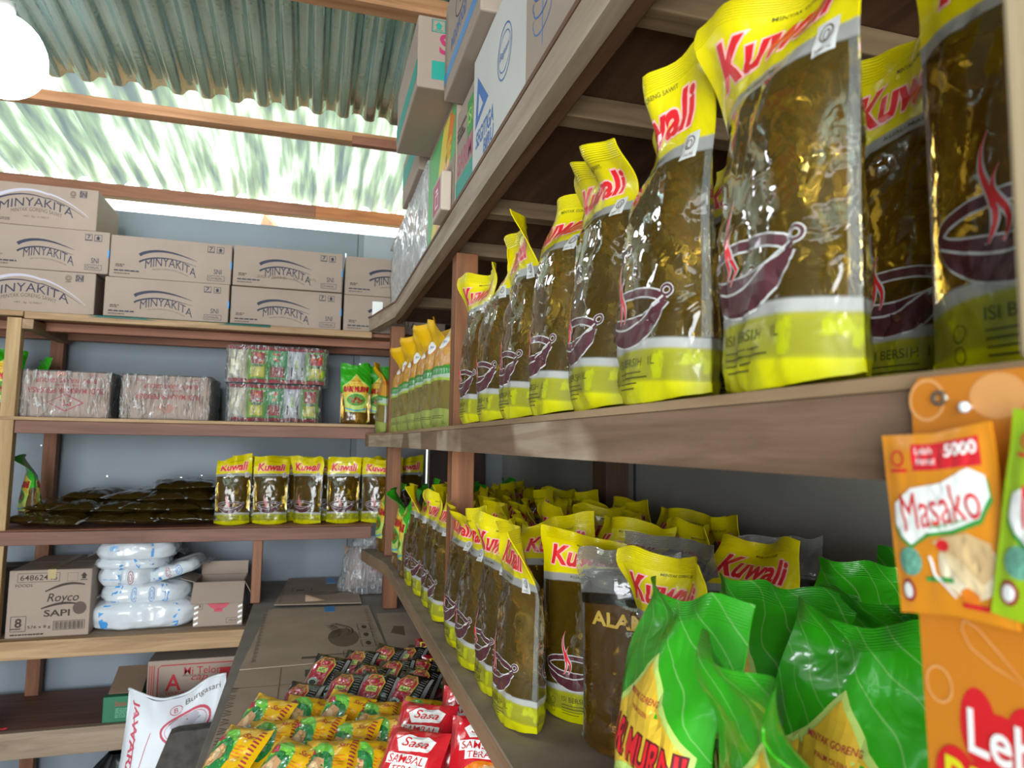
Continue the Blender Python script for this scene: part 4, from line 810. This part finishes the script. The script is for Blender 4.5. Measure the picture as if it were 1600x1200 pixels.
bag('second white bag from the bottom with two blue round marks', .29, .24, .070, (-.535, 2.865, .868), .02, 2, 3, bandart(.29, .07, -.125, .105) + roundel(-.05, .07) + roundel(.05, .07) + [(rect(-.11, -.01, .006, .010), PB, .001)])
bag('left white bag of the middle pair with small red mark', .185, .24, .066, (-.600, 2.865, .930), .04, 3, 2, bandart(.185, .066, -.03) + roundel(.035, .066, REDK) + [(rect(-.085, -.02, .030, .0325), PB2, .001)])
bag('slanting white bag leaning up to the right in the middle of the stack', .185, .22, .048, (-.440, 2.875, .952), (0, -.30, -.05), 4, 0, [(rect(-.08, -.055, .01, .04), PB, .001)] + roundel(-.01, .048, REDK) + roundel(.05, .048, PB))
bag('flatter white bag second from the top with blue triangles', .235, .24, .040, (-.585, 2.86, .988), -.03, 5, 2, [(poly([(-.06, .005), (-.02, .005), (-.025, .03)]), PB, .001), (poly([(.03, .036), (.07, .036), (.07, .008)]), PB, .001), (rect(.10, .108, .004, .036), PB, .001)])
bag('topmost white bag of the stack, loose shiny film and pale blue print', .255, .25, .066, (-.570, 2.86, 1.021), .05, 6, 0, [(rect(.085, .095, .006, .06), PB, .001), (rect(-.11, -.08, .035, .05), PB2, .001)])

# ---- bottom shelf
zB = .4895
t = carton('green_carton', 'green carton with raised brown flap on the bottom shelf', .118, .22, .085, (-.640, 2.712, zB), -.02, mat('carton_deep_green', '1f6a48', .6, var=.08), [(T('Soto', .035, .016, .004, 0, .055, .062), REDK)] + scribble(.04, .10, .045, .0035, mat('print_green_pale', '5a9a78', .6), 6, 1.5, 2))
f = MB(); f.box(0, .105, 0, .13, 0, .003, KD, .0005, rot=Matrix.Rotation(.45, 4, 'X'), piv=(0, 0, 0)); f.build('flap', t, loc=(.01, .02, .088))
mt = [(strip([(.34, .168), (.045, .168), (.035, .160), (.035, .0)], .004), REDK), (strip([(.008, .17), (.008, 0)], .003), REDK), (strip([(.015, .17), (.015, 0)], .003), REDK), (strip([(.022, .17), (.022, 0)], .003), REDK), (T('A', .052, .056, .015, 0, .085, .108), mat('ink_bright_red', 'b01c28', .6)),
      (T('Mi Telor', .120, .026, .004, 0, .178, .145), REDK), (T('cap', .055, .022, .004, .35, .17, .116), REDK), (T('PRODUKSI', .07, .006, 0, 0, .15, .129), INKB), (rect(.235, .30, .110, .150), mat('ink_bright_red')), (T('TERBUAT DARI', .12, .010, .01, 0, .12, .072), REDK)]
carton('noodle_carton', 'brown egg noodle carton with large red letter A behind the white sack', .36, .28, .185, (-.515, 2.745, zB), .0, K_, mt)
t = thing('flour_sack', 'white woven flour sack with red lettering in front of the egg noodle carton', 'sack', (-.385, 2.56, 0))
SK = mat('sack_white', 'd6dade', .5, var=.05, bump=.2, bscale=90); b = MB()
def sk(u, v, side, off=0):
    a = 2 * u - 1; pr = (max(0, 1 - abs(a) ** 2.4)) ** .5; tk = .085 * pr * (1 - sm(v, .55, 1) * .92)
    ztop = .606 + .040 * sm(abs(a + .1), .1, 1.0) + .022 * sm(a, 0, 1); zz = ztop * v
    y = side * (tk + .0008 + off) + .006 * noise.noise(Vector((u * 5, v * 6, side * 2))) * (1 + 2 * v) + .02 * sm(v, .8, 1) * math.sin(a * 3)
    return Vector((a * (.155 + .015 * (1 - v)) + .01 * math.sin(v * 5) * a, y, zz))
for sd_ in (-1, 1): b.grid(lambda u, v: sk(u, v, sd_), 36, 40, SK, flip=sd_ > 0)
for u0, fl_ in ((0, True), (1, False)): b.grid(lambda a, c: sk(u0, a, -1).lerp(sk(u0, a, 1), c), 40, 2, SK, flip=fl_)
b.grid(lambda a, c: sk(a, 0, -1).lerp(sk(a, 0, 1), c), 36, 2, SK, flip=True)
SF = lambda x, y: sk(.5 + x / .32, y / .60, -1, .0015)
RS = mat('sack_print_red', 'c0485a', .6)
for p, m in [(strip([(-.120, .10), (-.118, .36), (-.122, .47), (-.135, .54)], .003), RS), (strip([(-.095, .10), (-.095, .40), (-.085, .46), (-.075, .50)], .002), RS), (([(y - .130, -x + .47) for x, y in T('JAWARA', .21, .024, .02, 0)[0]], T('JAWARA', .21, .024, .02, 0)[1]), RS), (T('Bungasari', .115, .022, 0, 0, .085, .573), INKF), (ring(.0, .563, .018, .013, .002), RS), (T('B', .012, .014, 0, 0, 0, .563), RS),
             (ring(.035, .505, .078, .040, .007), RS), (ring(.035, .505, .066, .033, .0015), RS), (ell(.03, .52, .045, .020), mat('sack_print_grey', 'b8b4bc', .6)), (strip([(-.02 + .10 * i / 16, .525 + .012 * math.sin(i / 3)) for i in range(17)], .002), INKF)]: b.decal(cut(p, .02), SF, m)
b.build('sack_body', t)
k = MB(); k.tube([sk(i / 30, 1, 0) + Vector((0, 0, .002)) for i in range(31)], .0045, SK, 8); k.build('folded_rim', t)
# slab in front of the sack
t = MB(); ou = [(-.17, 0), (.06, 0), (.085, .560), (-.035, .556), (-.055, .549), (-.09, .45)]
MS = mat('old_slab', '4a4640', .9, var=.45, vscale=28, bump=.6, bscale=45)
t.add([(x, 0, z) for x, z in ou] + [(x, .05, z) for x, z in ou], [list(range(6))[::-1], list(range(6, 12))] + [[i, (i + 1) % 6, 6 + (i + 1) % 6, 6 + i] for i in range(6)][::-1], MS)
tag(t.build('stone_slab', loc=(-.325, 2.40, 0)), 'dark weathered upright slab leaning in front of the white sack', 'slab')
t = MB(); t.grid(lambda u, v: (lambda a, r_: Vector((-.60 + r_ * math.cos(a) * 1.15, 2.80 + r_ * math.sin(a) * .8, .36 * (1 - v) ** .8)))(2 * PI * u, .15 * math.sin(PI * min(.97, .05 + v * .6)) ** .5 * (1 + .25 * noise.noise(Vector((math.cos(2 * PI * u) * 3, math.sin(2 * PI * u) * 3, v * 4)))) * (.5 + .5 * v)), 40, 16, mat('black_plastic', '0c0c0f', .25, coat=.4, bump=.5, bscale=25))
tag(t.build('black_plastic_bag'), 'black plastic bag slumped on the floor under the bottom shelf', 'bag')
t = MB(); t.tube([(-1.02 + .10 * i / 12, 2.735 + .004 * math.sin(i), zB + .004 + .0015 * math.sin(i * 1.7)) for i in range(13)], .003, mat('string_red', 'a01828', .5), 8)
tag(t.build('red_string'), 'short red string lying on the bottom shelf at far left', 'string')

# ---- noodle bundles
WR1 = clear_wrap('wrap_sparkle', .02, 'f2f6f8', 32, .8); RB = mat('packet_red', 'b02430', .3, coat=.5)
def bundle(label, loc, w, h, seed):
    t = thing('noodle_bundle', label, 'bundle', loc, 0, 'clear wrapped noodle bundles'); n = 5; d = .20; r = random.Random(seed)
    for k in range(n):
        pw = w / n; P_ = Pillow(pw * 1.04, h * .98, .020, seed + k, 0, .0015, .4)
        base = [mat('packet_cream', 'c8c0a8', .4, coat=.4), mat('packet_green', '78b040', .4, coat=.4), mat('packet_green_deep', '3f9a50', .4, coat=.4), mat('packet_silver', 'c4c6cc', .3, coat=.4), mat('packet_green')][(k + seed * 0) % 5]
        b = P_.body(base, 10, 12); q = lambda p, m, o=.0008: P_.put(b, p, m, o)
        q(rect(-pw * .48, pw * .48, h * .40, h * .488), RB); q(rect(-pw * .48, pw * .48, -h * .488, -h * .40), RB)
        for j in range(9): x = -pw * .44 + j * pw * .10; q(poly([(x, h * .385), (x + pw * .05, h * .385), (x + pw * .07, h * .405), (x + pw * .02, h * .405)]), INK, .0013); q(poly([(x, -h * .405), (x + pw * .05, -h * .405), (x + pw * .07, -h * .385), (x + pw * .02, -h * .385)]), INK, .0013)
        if k not in (0, 3):
            q(rect(-pw * .36, pw * .36, h * .02, h * .34), mat('packet_photo_red', 'a83838', .4) if k != 2 else mat('packet_photo_green', '58a868', .4)); q(rect(-pw * .36, pw * .36, -h * .34, -h * .06), mat('packet_yellow', 'c8c030', .4) if k != 2 else mat('packet_photo_red'))
            for j in range(7): q(ell(r.uniform(-pw * .28, pw * .28), r.uniform(h * .06, h * .30), pw * .08, h * .045, 10, r.uniform(0, 3)), [RED, WHITE, ORA, GREENP][j % 4], .0013)
            q(T('mie', pw * .5, h * .09, .02, .2, 0, -h * .02), BLACK, .0018)
        if k == 3:
            for x in (-pw * .3, pw * .25): q(rect(x, x + pw * .08, -h * .3, -h * .05), INKF)
            q(poly([(-pw * .1, -h * .1), (pw * .1, -h * .1), (0, h * .25)]), PALEG)
        o = b.build('noodle_packet', t); o.rotation_euler = (PI / 2, 0, 0); o.location = (pw * (k + .5), .022, h / 2)
    b = MB(); b.box(.01, w - .01, .045, d - .01, .006, h - .006, mat('packet_silver'), .01); b.build('packet_stack', t)
    b = MB()
    def shell(u, v):
        a = 2 * PI * u; c, s_ = math.cos(a), math.sin(a); k = (abs(c) ** 5 + abs(s_) ** 5) ** (-1 / 5); n_ = .005 * noise.noise(Vector((c * 7, s_ * 7 + seed, v * 5)))
        return (w / 2 + (w / 2 + .012 + n_) * c * k, d / 2 - .004 + (d / 2 + .004 + n_) * s_ * k, .0006 + (h - .0012) * v)
    b.grid(shell, 120, 12, WR1); b.build('plastic_wrap', t); return t
bundle('upper clear wrapped bundle of noodle packets on the carton shelf', (-.308, 2.75, 1.6665), .352, .142, 1)
bundle('lower clear wrapped bundle of noodle packets, more crumpled film', (-.300, 2.76, 1.5205), .325, .145, 6)

# ---- dark flat oil packets
DOIL = film('dark_oil_film', [(0, '000000', 0), (.9, '000000', 0)], oil=(.085, .052, .008), dark=.35, seal=.9)
FP = []
for i in range(4):
    P_ = Pillow(.165, .20, .022, 30 + i, 0, .004, .5, .92); t = thing('flat_oil_packet', '', 'packet', (0, 0, 0)); b = P_.body(DOIL); P_.put(b, strip([(-.03, .05), (-.015, .02)], .006), mat('strip_white', 'c8ccd4', .4), .001); b.build('packet_film', t); FP.append(t)
pl = [(-.90, 2.83, 0), (-.80, 2.80, 0), (-.665, 2.81, 0), (-.56, 2.80, 0), (-.455, 2.81, 0), (-.39, 2.84, 0), (-.865, 2.90, 1), (-.77, 2.86, 1), (-.64, 2.85, 1), (-.545, 2.83, 1), (-.47, 2.84, 1), (-.40, 2.88, 1), (-.76, 2.96, 2), (-.60, 2.92, 2), (-.505, 2.88, 2), (-.41, 2.90, 2), (-.49, 2.94, 3), (-.405, 2.95, 3)]
LV = ['bottom layer', 'second layer', 'third layer', 'top layer']; cnt = [0] * 4
for i, (x, y, k) in enumerate(pl):
    lb = 'dark flat oil packet in the %s of the pile, %s from the left' % (LV[k], ORD[cnt[k]]); cnt[k] += 1
    z = 1.172 + k * .035; rot = (R.uniform(.02, .12), R.uniform(-.06, .06), R.uniform(-.35, .35))
    if FP[i % 4].name in _used: o = dup(FP[i % 4], (x, y, z), rot, lb, 'dark flat oil packets piled on the back rack')
    else: o = FP[i % 4]; _used.add(o.name); o.location = (x, y, z); o.rotation_euler = rot; o['label'] = lb; o['group'] = 'dark flat oil packets piled on the back rack'

# ================================================================== ON THE COUNTER
zt = .8645
def sheetc(label, pts, z, prints, tape=()):
    t = thing('cardboard_sheet', label, 'cardboard', (0, 0, z), 0, 'flattened cartons laid on the counter'); b = MB(); n = len(pts)
    b.add([(x, y, 0) for x, y in pts] + [(x, y, .003) for x, y in pts], [list(range(n))[::-1], list(range(n, 2 * n))] + [[i, (i + 1) % n, n + (i + 1) % n, n + i] for i in range(n)], KF)
    F = onface((0, 0, .003), (1, 0, 0), (0, 1, 0), .0005)
    for p, m in prints: b.decal(p, F, m)
    b.build('board', t)
    for (x0, x1, y0, y1) in tape: k = MB(); k.box(x0, x1, y0, y1, .003, .0038, TAPE, 0); k.build('tape_patch', t)
def zig(x, y0, y1, m=INKB, s_=.012):
    a = []; y = y0
    while y < y1: a.append((strip([(x - s_, y), (x, y + s_ * .5), (x - s_, y + s_), (x, y + s_ * 1.5), (x - s_ * .9, y + s_ * 2)], .003), m)); y += s_ * 3
    return a
def logo(cx, cy, s_, rot=PI):
    a = [(T('MINYAKITA', .16, .032), INKB), (strip([(-.10 + .2 * i / 16, .030 + .022 * math.sin(PI * i / 16)) for i in range(17)], lambda t_: .007 * (1 - t_) + .001), INKB), (strip([(-.10 + .2 * i / 16, .018 + .022 * math.sin(PI * i / 16)) for i in range(17)], lambda t_: .004 * (1 - t_) + .001), INKB)]
    return [(xf((lambda p: ([(x, y - 3 * x * x) for x, y in p[0]], p[1]))(p), cx, cy, rot, s_), m) for p, m in a]
stain = mat('kraft_stain', '6c5a48', .8)
sheetc('flattened carton nearest the wall on the counter, blue tape patch', [(-.10, 2.63), (.20, 2.60), (.205, 3.10), (-.065, 3.11)], zt + .0075, logo(.075, 2.80, .7) + [(frame(-.045, .03, 2.84, 2.90, .003), INKF), (rect(-.03, .0, 2.85, 2.87), INKF)] + zig(-.075, 2.66, 2.95, INKF), [(.085, .125, 2.97, 3.09)])
sheetc('middle flattened carton on the counter with dark oil stain over its logo', [(-.150, 1.93), (.232, 1.95), (.222, 2.57), (-.115, 2.58)], zt + .0038, [(ell(.118, 2.17, .045, .10), stain)] + logo(.100, 2.24, .95, PI / 2 + PI) + zig(-.115, 1.98, 2.52) + zig(.215, 1.98, 2.5, INKF)
       + sum([[(frame(.165, .205, y, y + .07, .002), INKB), (ell(.185, y + .035, .008, .02), INKB)] for y in (2.06, 2.15, 2.24)], []) + [(rect(.04, .12, 2.0, 2.008), INKF), (frame(.11, .14, 1.98, 2.03, .002), INKB), (rect(.0, .04, 1.98, 2.0), INKF)], [(.07, .105, 2.50, 2.575)])
sheetc('near flattened carton on the counter with zigzag print down its edge', [(-.172, .95), (.25, .95), (.245, 1.95), (-.150, 1.93)], zt, zig(-.140, 1.05, 1.78, BLACK, .016) + [(rect(.01, .045, 1.845, 1.90), INKF), (rect(-.02, -.005, 1.50, 1.68), INKF), (rect(-.155, .22, 1.795, 1.799), KD), (rect(-.050, -.047, .96, 1.93), KD), (T('0.1', .02, .03, 0, 0, .01, 1.68), INKF)], [(.055, .105, 1.80, 1.925)])
sheetc('torn piece of cardboard on the counter under the rack edge', [(.235, 1.4), (.50, 1.4), (.50, 2.44), (.240, 2.46)], zt + .0002, [(poly([(.26, 2.2), (.30, 2.16), (.31, 2.27), (.28, 2.28)]), stain), (poly([(.27, 2.0), (.36, 2.03), (.30, 2.06)]), INKF)])
KFT = thing('torn_cardboard', 'small curled scrap of torn cardboard on the far flattened carton', 'scrap', (.035, 2.665, zt + .012)); b = MB()
b.grid(lambda u, v: Vector((-.03 + .07 * u, -.02 + .05 * v * (1 - .5 * u), .020 * math.sin(PI * v) * (1 - u) + .001)), 8, 6, mat('kraft_pale', 'b89c82', .8)); b.build('scrap', KFT)
# clear bag of brown packets
t = thing('clear_bag', 'clear plastic bag of brown packets with pink bowl print by the far post', 'bag', (.245, 2.84, zt + .012)); P_ = Pillow(.20, .17, .055, 77, 0, .006, .4)
b = P_.body(mat('bag_kraft_inside', '9a8478', .4, coat=.5, bump=.5, bscale=30)); P_.put(b, ell(.03, .02, .030, .022), mat('print_pink_bowl', 'a8506a', .5)); P_.put(b, rect(.0, .06, -.04, -.02), mat('print_pink_bowl')); P_.put(b, ell(.0, .0, .012, .008), TEAL, .001)
o = b.build('packets', t); o.rotation_euler = (1.15, 0, .1); o.location = (0, 0, .085)
b = MB(); b.grid(lambda u, v: (lambda a: Vector((.118 * (1 - .45 * v ** 2) * math.cos(a) * (1 + .1 * noise.noise(Vector((math.cos(a) * 3, v * 4, 1)))), .085 * (1 - .6 * v ** 2) * math.sin(a), -.003 + .20 * v + .012 * noise.noise(Vector((math.cos(a) * 2, math.sin(a) * 2, 5))))))(2 * PI * u), 48, 14, clear_wrap('bag_film', .14, bscale=24)); b.build('bag_film', t)

def packproto(name, cat, w, h, tk, seed, base, prints, n=1, side_m=None):
    P_ = Pillow(w, h, tk, seed, 0, .0035, .5, .93); t = thing(name, '', cat, (0, 0, 0)); b = P_.body(base, 18, 22)
    for p, m, off in prints: P_.put(b, p, m, off)
    b.build('packet_film', t); return t
CB = mat('sachet_black', '15120f', .22, coat=.8, bump=.4, bscale=50); CR = mat('sachet_crimson', 'a81c34', .3, coat=.6); CY = mat('sachet_yellow', 'e0b010', .25, coat=.7, bump=.4, bscale=45); CG = mat('sachet_green', '1f7a38', .3, coat=.6); CG2 = mat('sachet_green_light', '6ab83c', .3, coat=.6)
CRR = mat('sachet_red', 'd0202c', .22, coat=.8, bump=.4, bscale=40); GRY = mat('sachet_clear_edge', '8a8a88', .2, coat=.6)
def coffee_art(s_):
    return [(poly([(-.034, -.050), (.010, -.050), (.016, .0), (.020, .030), (.006, .048), (-.018, .046), (-.034, .02)]), GOLD, .0007), (poly([(-.032, -.048), (.008, -.048), (.013, .0), (.017, .028), (.004, .045), (-.017, .043), (-.032, .018)]), CR, .0012), (ell(-.004, .030, .015, .012), GOLD, .0017), (ell(-.004, .028, .012, .008), CR, .0021), (T('KOPI', .018, .007, .01, 0, -.004, .037), BLACK, .0025),
            (rect(-.018, .008, .003, .016), PALEG, .0018), (T('ABC', .020, .008, .02, 0, -.005, .0095), mat('print_brown_green', '4a5a18', .5), .0022), (ell(-.014, -.022, .013, .009), mat('print_mint', 'a8c8b8', .4), .0018), (ell(-.014, -.024, .008, .005), BLACK, .0022), (rect(.036, .042, -.052, .052), GRY, .0008)] + \
           [(rect(.022, .034, .040 - k * .006, .0415 - k * .006), GRY, .0009) for k in range(12)]
CFS = [packproto('coffee_packet', 'packet', .088, .112, .017, 100 + i, CB, coffee_art(i)) for i in range(3)]
def yellow_art(): return [(ell(-.016, .004, .026, .042), CG2, .0008), (ell(-.014, -.008, .025, .034), CG, .0012), (poly([(-.038, -.012), (-.022, .014), (-.006, .008), (-.004, -.010), (-.016, -.024), (-.034, -.026)]), TAN, .0017), (ell(-.020, -.006, .006, .012, 12, .5), mat('print_peanut', 'e0c090', .5), .0021), (poly([(-.036, .018), (-.022, .022), (-.028, .034), (-.038, .030)]), CR, .0017)] + \
           [(T('Sari', .022, .010, .01, .2, .024, .034), REDK, .0010)] + [(rect(.034, .042, -.052 + k * .007, -.049 + k * .007), REDK, .0010) for k in range(15)] + [(rect(.010, .028, .012 - k * .006, .014 - k * .006), ORA, .001) for k in range(4)]
YPS = [packproto('snack_packet', 'packet', .096, .118, .020, 120 + i, CY, yellow_art()) for i in range(3)]
def red_art(): return [(poly([(-.02, .030), (.03, .034), (.036, .054), (.02, .062), (-.012, .060), (-.030, .048)]), WHITE, .0008), (T('Sasa', .044, .016, .006, .25, .004, .047), RED, .0013), (rect(-.037, .033, .0095, .0265), WHITE, .0008), (T('SAMBAL', .062, .013, .005, .1, -.002, .018), RED, .0013), (rect(-.027, .031, -.005, .0095), WHITE, .0008), (T('TERASI', .05, .011, .005, .1, .002, .002), RED, .0013), (ell(.005, -.030, .036, .022), ORA, .0008), (poly([(-.02, -.042), (.0, -.016), (.022, -.014), (.030, -.030), (.012, -.046)]), TAN, .0013), (ell(.008, -.028, .008, .006), mat('print_peanut'), .0017)]
RPS = [packproto('sauce_packet', 'packet', .105, .150, .020, 140 + i, CRR, red_art()) for i in range(2)]
def dua_art(): return [(T('DUA', .060, .020, .008, 0, 0, .030), mat('print_acid', 'c8d030', .4), .0008), (T('BAN', .060, .018, .008, 0, 0, .006), mat('print_acid'), .0008), (ell(-.010, -.026, .018, .014), GREENP, .0008), (ell(-.010, -.026, .010, .008), WHITE, .0012), (rect(.034, .042, -.05, .05), BLACK, .0008)]
DPS = [packproto('red_black_packet', 'packet', .088, .112, .016, 160, mat('sachet_maroon', '8c1820', .25, coat=.7), dua_art())]
def place(ps, i, x, y, z, yaw, tilt, roll, lb, grp):
    o = ps[i % len(ps)]; rot = (tilt, roll, yaw)
    if o.name in _used: return dup(o, (x, y, z), rot, lb, grp)
    _used.add(o.name); o.location = (x, y, z); o.rotation_euler = rot; o['label'] = lb; o['group'] = grp
gc = 'black and crimson coffee packets heaped on the counter'
cf = [(-.005, 1.535, 'foremost at the left end'), (.052, 1.690, 'with its black tip standing highest at the left'), (.125, 1.745, 'lying behind the left one with grey edge'), (.088, 1.560, 'half covered by the yellow packets'), (.140, 1.630, 'in the middle of the second rank'), (.150, 1.540, 'just behind the third yellow packet'), (.195, 1.770, 'small at the back centre of the heap'), (.203, 1.640, 'in the centre of the heap, panel upright'), (.250, 1.760, 'with pointed black top at the back'), (.218, 1.520, 'front right of the heap'), (.268, 1.655, 'dark one under the shelf lip'), (.248, 1.560, 'rightmost beside the near post')]
for i, (x, y, lb) in enumerate(cf): place(CFS, i, x, y, .905 + .006 * (i % 2), -.55 + R.uniform(-.2, .2), .62 + R.uniform(-.1, .15), R.uniform(-.15, .1), 'black and crimson coffee packet ' + lb, gc)
for i, (x, y, lb) in enumerate(((.318, 1.80, 'far'), (.325, 1.665, 'near'))): place(DPS, 0, x, y, .905, -.2 + .3 * i, .7, 0, '%s maroon packet with yellow green capitals under the shelf lip' % lb, 'maroon packets on the counter')
gy = 'yellow and green snack packets heaped on the counter'
ye = [(.012, 1.438, 'in the back row at the left'), (.078, 1.415, 'in the back row centre, green side up'), (.138, 1.385, 'in the back row right of centre'), (.022, 1.320, 'second row left, bulging'), (.086, 1.290, 'second row centre'), (.150, 1.290, 'second row right'), (.222, 1.370, 'small one beside the brown gap'), (-.070, 1.420, 'at far left with raised corner'), (-.045, 1.335, 'under the raised left one'), (-.105, 1.290, 'at the left lower corner'), (-.02, 1.225, 'at the bottom edge of the view, left'), (.050, 1.205, 'at the bottom edge of the view, centre'), (.11, 1.20, 'at the bottom edge of the view, right')]
for i, (x, y, lb) in enumerate(ye): place(YPS, i, x, y, .912 + .006 * (i % 2), -.45 + R.uniform(-.25, .25), .55 + R.uniform(-.12, .12), R.uniform(-.15, .15), 'yellow and green snack packet ' + lb, gy)
for i, (x, y, z, a, lb) in enumerate(((.200, 1.225, .935, -.5, 'glossy red sauce packet, leftmost of the four'), (.292, 1.262, .945, -.35, 'glossy red sauce packet with white lettering beside the near post'), (.165, 1.130, .93, -.6, 'glossy red sauce packet at the bottom edge of the view'), (.285, 1.13, .94, -.3, 'glossy red sauce packet under the lower shelf lip'))): place(RPS, i, x, y, z, a, .75, 0, lb, 'red sauce packets on the counter')

# ================================================================== HANGING CARD AND SACHETS
t = thing('hanging_card', 'orange seasoning display card hung on the front of the middle shelf', 'display card', (.2565, .244, 1.482), (0, 0, -PI / 2))
OR = mat('card_orange', 'c87818', .45, coat=.2); ORP = mat('card_orange_pale', 'd89858', .5); b = MB()
cw, ch = .15, .215
ol = [(.004, 0), (cw, 0), (cw, -ch), (0.004, -ch), (0, -.10), (0, -.004)]
def pz(p, y): return [(a, y, c) for a, c in p]
n = len(ol); b.add(pz(ol, .0) + pz(ol, -.0016), [list(range(n)), list(range(n, 2 * n))[::-1]] + [[i, (i + 1) % n, n + (i + 1) % n, n + i] for i in range(n)], OR)
F = onface((0, -.0016, 0), (1, 0, 0), (0, 0, 1), .0003)
F2 = onface((0, -.0016, 0), (1, 0, 0), (0, 0, 1), .0009); F3 = onface((0, -.0016, 0), (1, 0, 0), (0, 0, 1), .0009)
b.decal(ring(.008, -.010, .0085, .0085, .0016), F, ORP); b.decal(ell(.040, -.010, .012, .009), F, ORP)
ca = [(.022, -.100), (.026, -.102), (.045, -.116), (.024, -.114), (.0205, -.106)]
b.decal(strip([(.0215, -.099), (.0275, -.101), (.036, -.108), (.047, -.1175), (.033, -.1135), (.024, -.109), (.0205, -.103), (.0215, -.099)], .0009), F, ORP)
b.decal(ring(.009, -.128, .006, .007, .0011), F, ORP)
for x_, z_, rx_, rz_ in ((.026, -.139, .008, .015), (.036, -.143, .010, .012), (.046, -.140, .009, .015), (.058, -.142, .012, .014), (.016, -.163, .010, .013), (.03, -.164, .012, .013), (.045, -.163, .013, .013), (.06, -.164, .012, .013)): lay = lay + 1 if x_ != .026 else 0; b.decal(ell(x_, z_, rx_, rz_), onface((0, -.0016, 0), (1, 0, 0), (0, 0, 1), .0002 + .00005 * lay), RED)
b.decal(T('Lebih', .042, .017, .015, 0, .043, -.141), F2, WHITE); b.decal(T('BESAR', .056, .017, .02, 0, .039, -.163), F2, mat('print_lemon', 'd8d020', .4))
b.build('card_board', t)
g = MB(); g.add(*[([Vector((.0145 + r_ * math.cos(a), yy, -.0095 + r_ * math.sin(a))) for r_, yy in ((.0036, -.0016), (.0032, -.0030), (.0022, -.0030), (.0018, -.0012)) for a in [2 * PI * k / 24 for k in range(24)]]), [[j * 24 + k, j * 24 + (k + 1) % 24, (j + 1) * 24 + (k + 1) % 24, (j + 1) * 24 + k] for j in range(3) for k in range(24)]], mat('grommet_steel', 'b8b8b0', .25, metal=1)); g.build('grommet', t)
g = MB(); g.tube([(.0285, .004, -.0140), (.0285, -.0045, -.0140), (.0285, -.0048, -.0140)], [.0010, .0010, .0022], mat('pin_white', 'e4eaee', .25, coat=.6), 16); g.tube([(.0285, -.0046, -.0140), (.0285, -.0062, -.0140), (.0285, -.0066, -.0140)], [.0023, .0021, .001], mat('pin_white'), 16); g.build('push_pin', t)
def sachet(label, loc, rot, base, cut_):
    t = thing('seasoning_sachet', label, 'sachet', loc, rot, 'seasoning sachets on the orange card'); w, h = .052, .076
    P_ = Pillow(w, h, .0022, int(loc[1] * 1000), 0, .0006, .5, .9); b = P_.body(base); q = lambda p, m, o: P_.put(b, p, m, o, .004)
    q(rect(-.010, .021, .022, .0335), CRR, .0003); q(T('5000', .014, .0055, .03, 0, .013, .0295), WHITE, .0006); q(T('Lebih', .008, .003, 0, 0, -.004, .0305), WHITE, .0006); q(T('Hemat', .009, .003, 0, 0, -.003, .0260), WHITE, .0006)
    q(ring(-.0175, .0275, .0032, .0032, .0010), RED, .0004); q(rect(-.022, -.013, .0215, .023), RED, .0004)
    out = [(-.0225, -.001), (-.0215, .008), (-.012, .0145), (.004, .0165), (.0155, .0215), (.0215, .018), (.0225, .010), (.018, .0015), (.006, -.003), (-.006, -.0045), (-.0145, -.0095), (-.019, -.006)]
    q(poly([(x * 1.04, y * 1.0 - .0018) for x, y in out]), GREENP, .0004); q(poly(out), WHITE, .0007)
    q(xf(T('Masako', .037, .0155, 0, .1), .0005, .0065, .16), RED, .0010); q(xf(T('Daging Ayam', .016, .0026, .01, .2), .004, -.0008, .2), GREENP, .0010)
    q(ell(-.0165, -.0165, .0062, .0060, 18), mat('print_granules', '6aa890', .6, var=.5, vscale=900), .0004); q(ell(.0105, -.0175, .0130, .0125), mat('print_dish', 'e8d8b8', .5), .0004)
    q(poly([(-.004, -.008), (.002, -.006), (.012, -.004), (.021, -.008), (.022, -.018), (.016, -.024), (.008, -.020), (.000, -.012)]), mat('print_chicken', 'c8a878', .5), .0007); q(poly([(.0, -.012), (.007, -.014), (.018, -.026), (.014, -.028), (.006, -.022)]), mat('print_chicken_light', 'dcc498', .5), .0010)
    q(ell(.001, -.0095, .0030, .0025), RED, .0010); q(strip([(-.006, -.014), (-.004, -.022), (.004, -.030)], .0012), WHITE, .0010); q(ell(.010, -.0285, .004, .003), ORA, .0007)
    q(ell(-.0195, -.0285, .0038, .0048), mat('print_maroon', '983030', .5), .0004); q(ell(-.0195, -.0285, .0024, .0032), WHITE, .0008); q(rect(-.009, .004, -.0245, -.0225), GREENP, .0008); q(rect(.006, .022, -.0335, -.0315), RED, .0006)
    b.build('sachet_film', t); return t
SO = mat('sachet_orange', 'd88818', .3, coat=.5); SG = mat('sachet_lime', '9cc018', .3, coat=.5)
sachet('orange seasoning sachet with chicken picture pinned left on the orange card', (.2475, .2235, 1.4215), (PI / 2, -.10, -PI / 2), SO, 0)
sachet('lime green seasoning sachet at the right edge of the photo on the orange card', (.2445, .1700, 1.4245), (PI / 2, .16, -PI / 2), SG, 0)
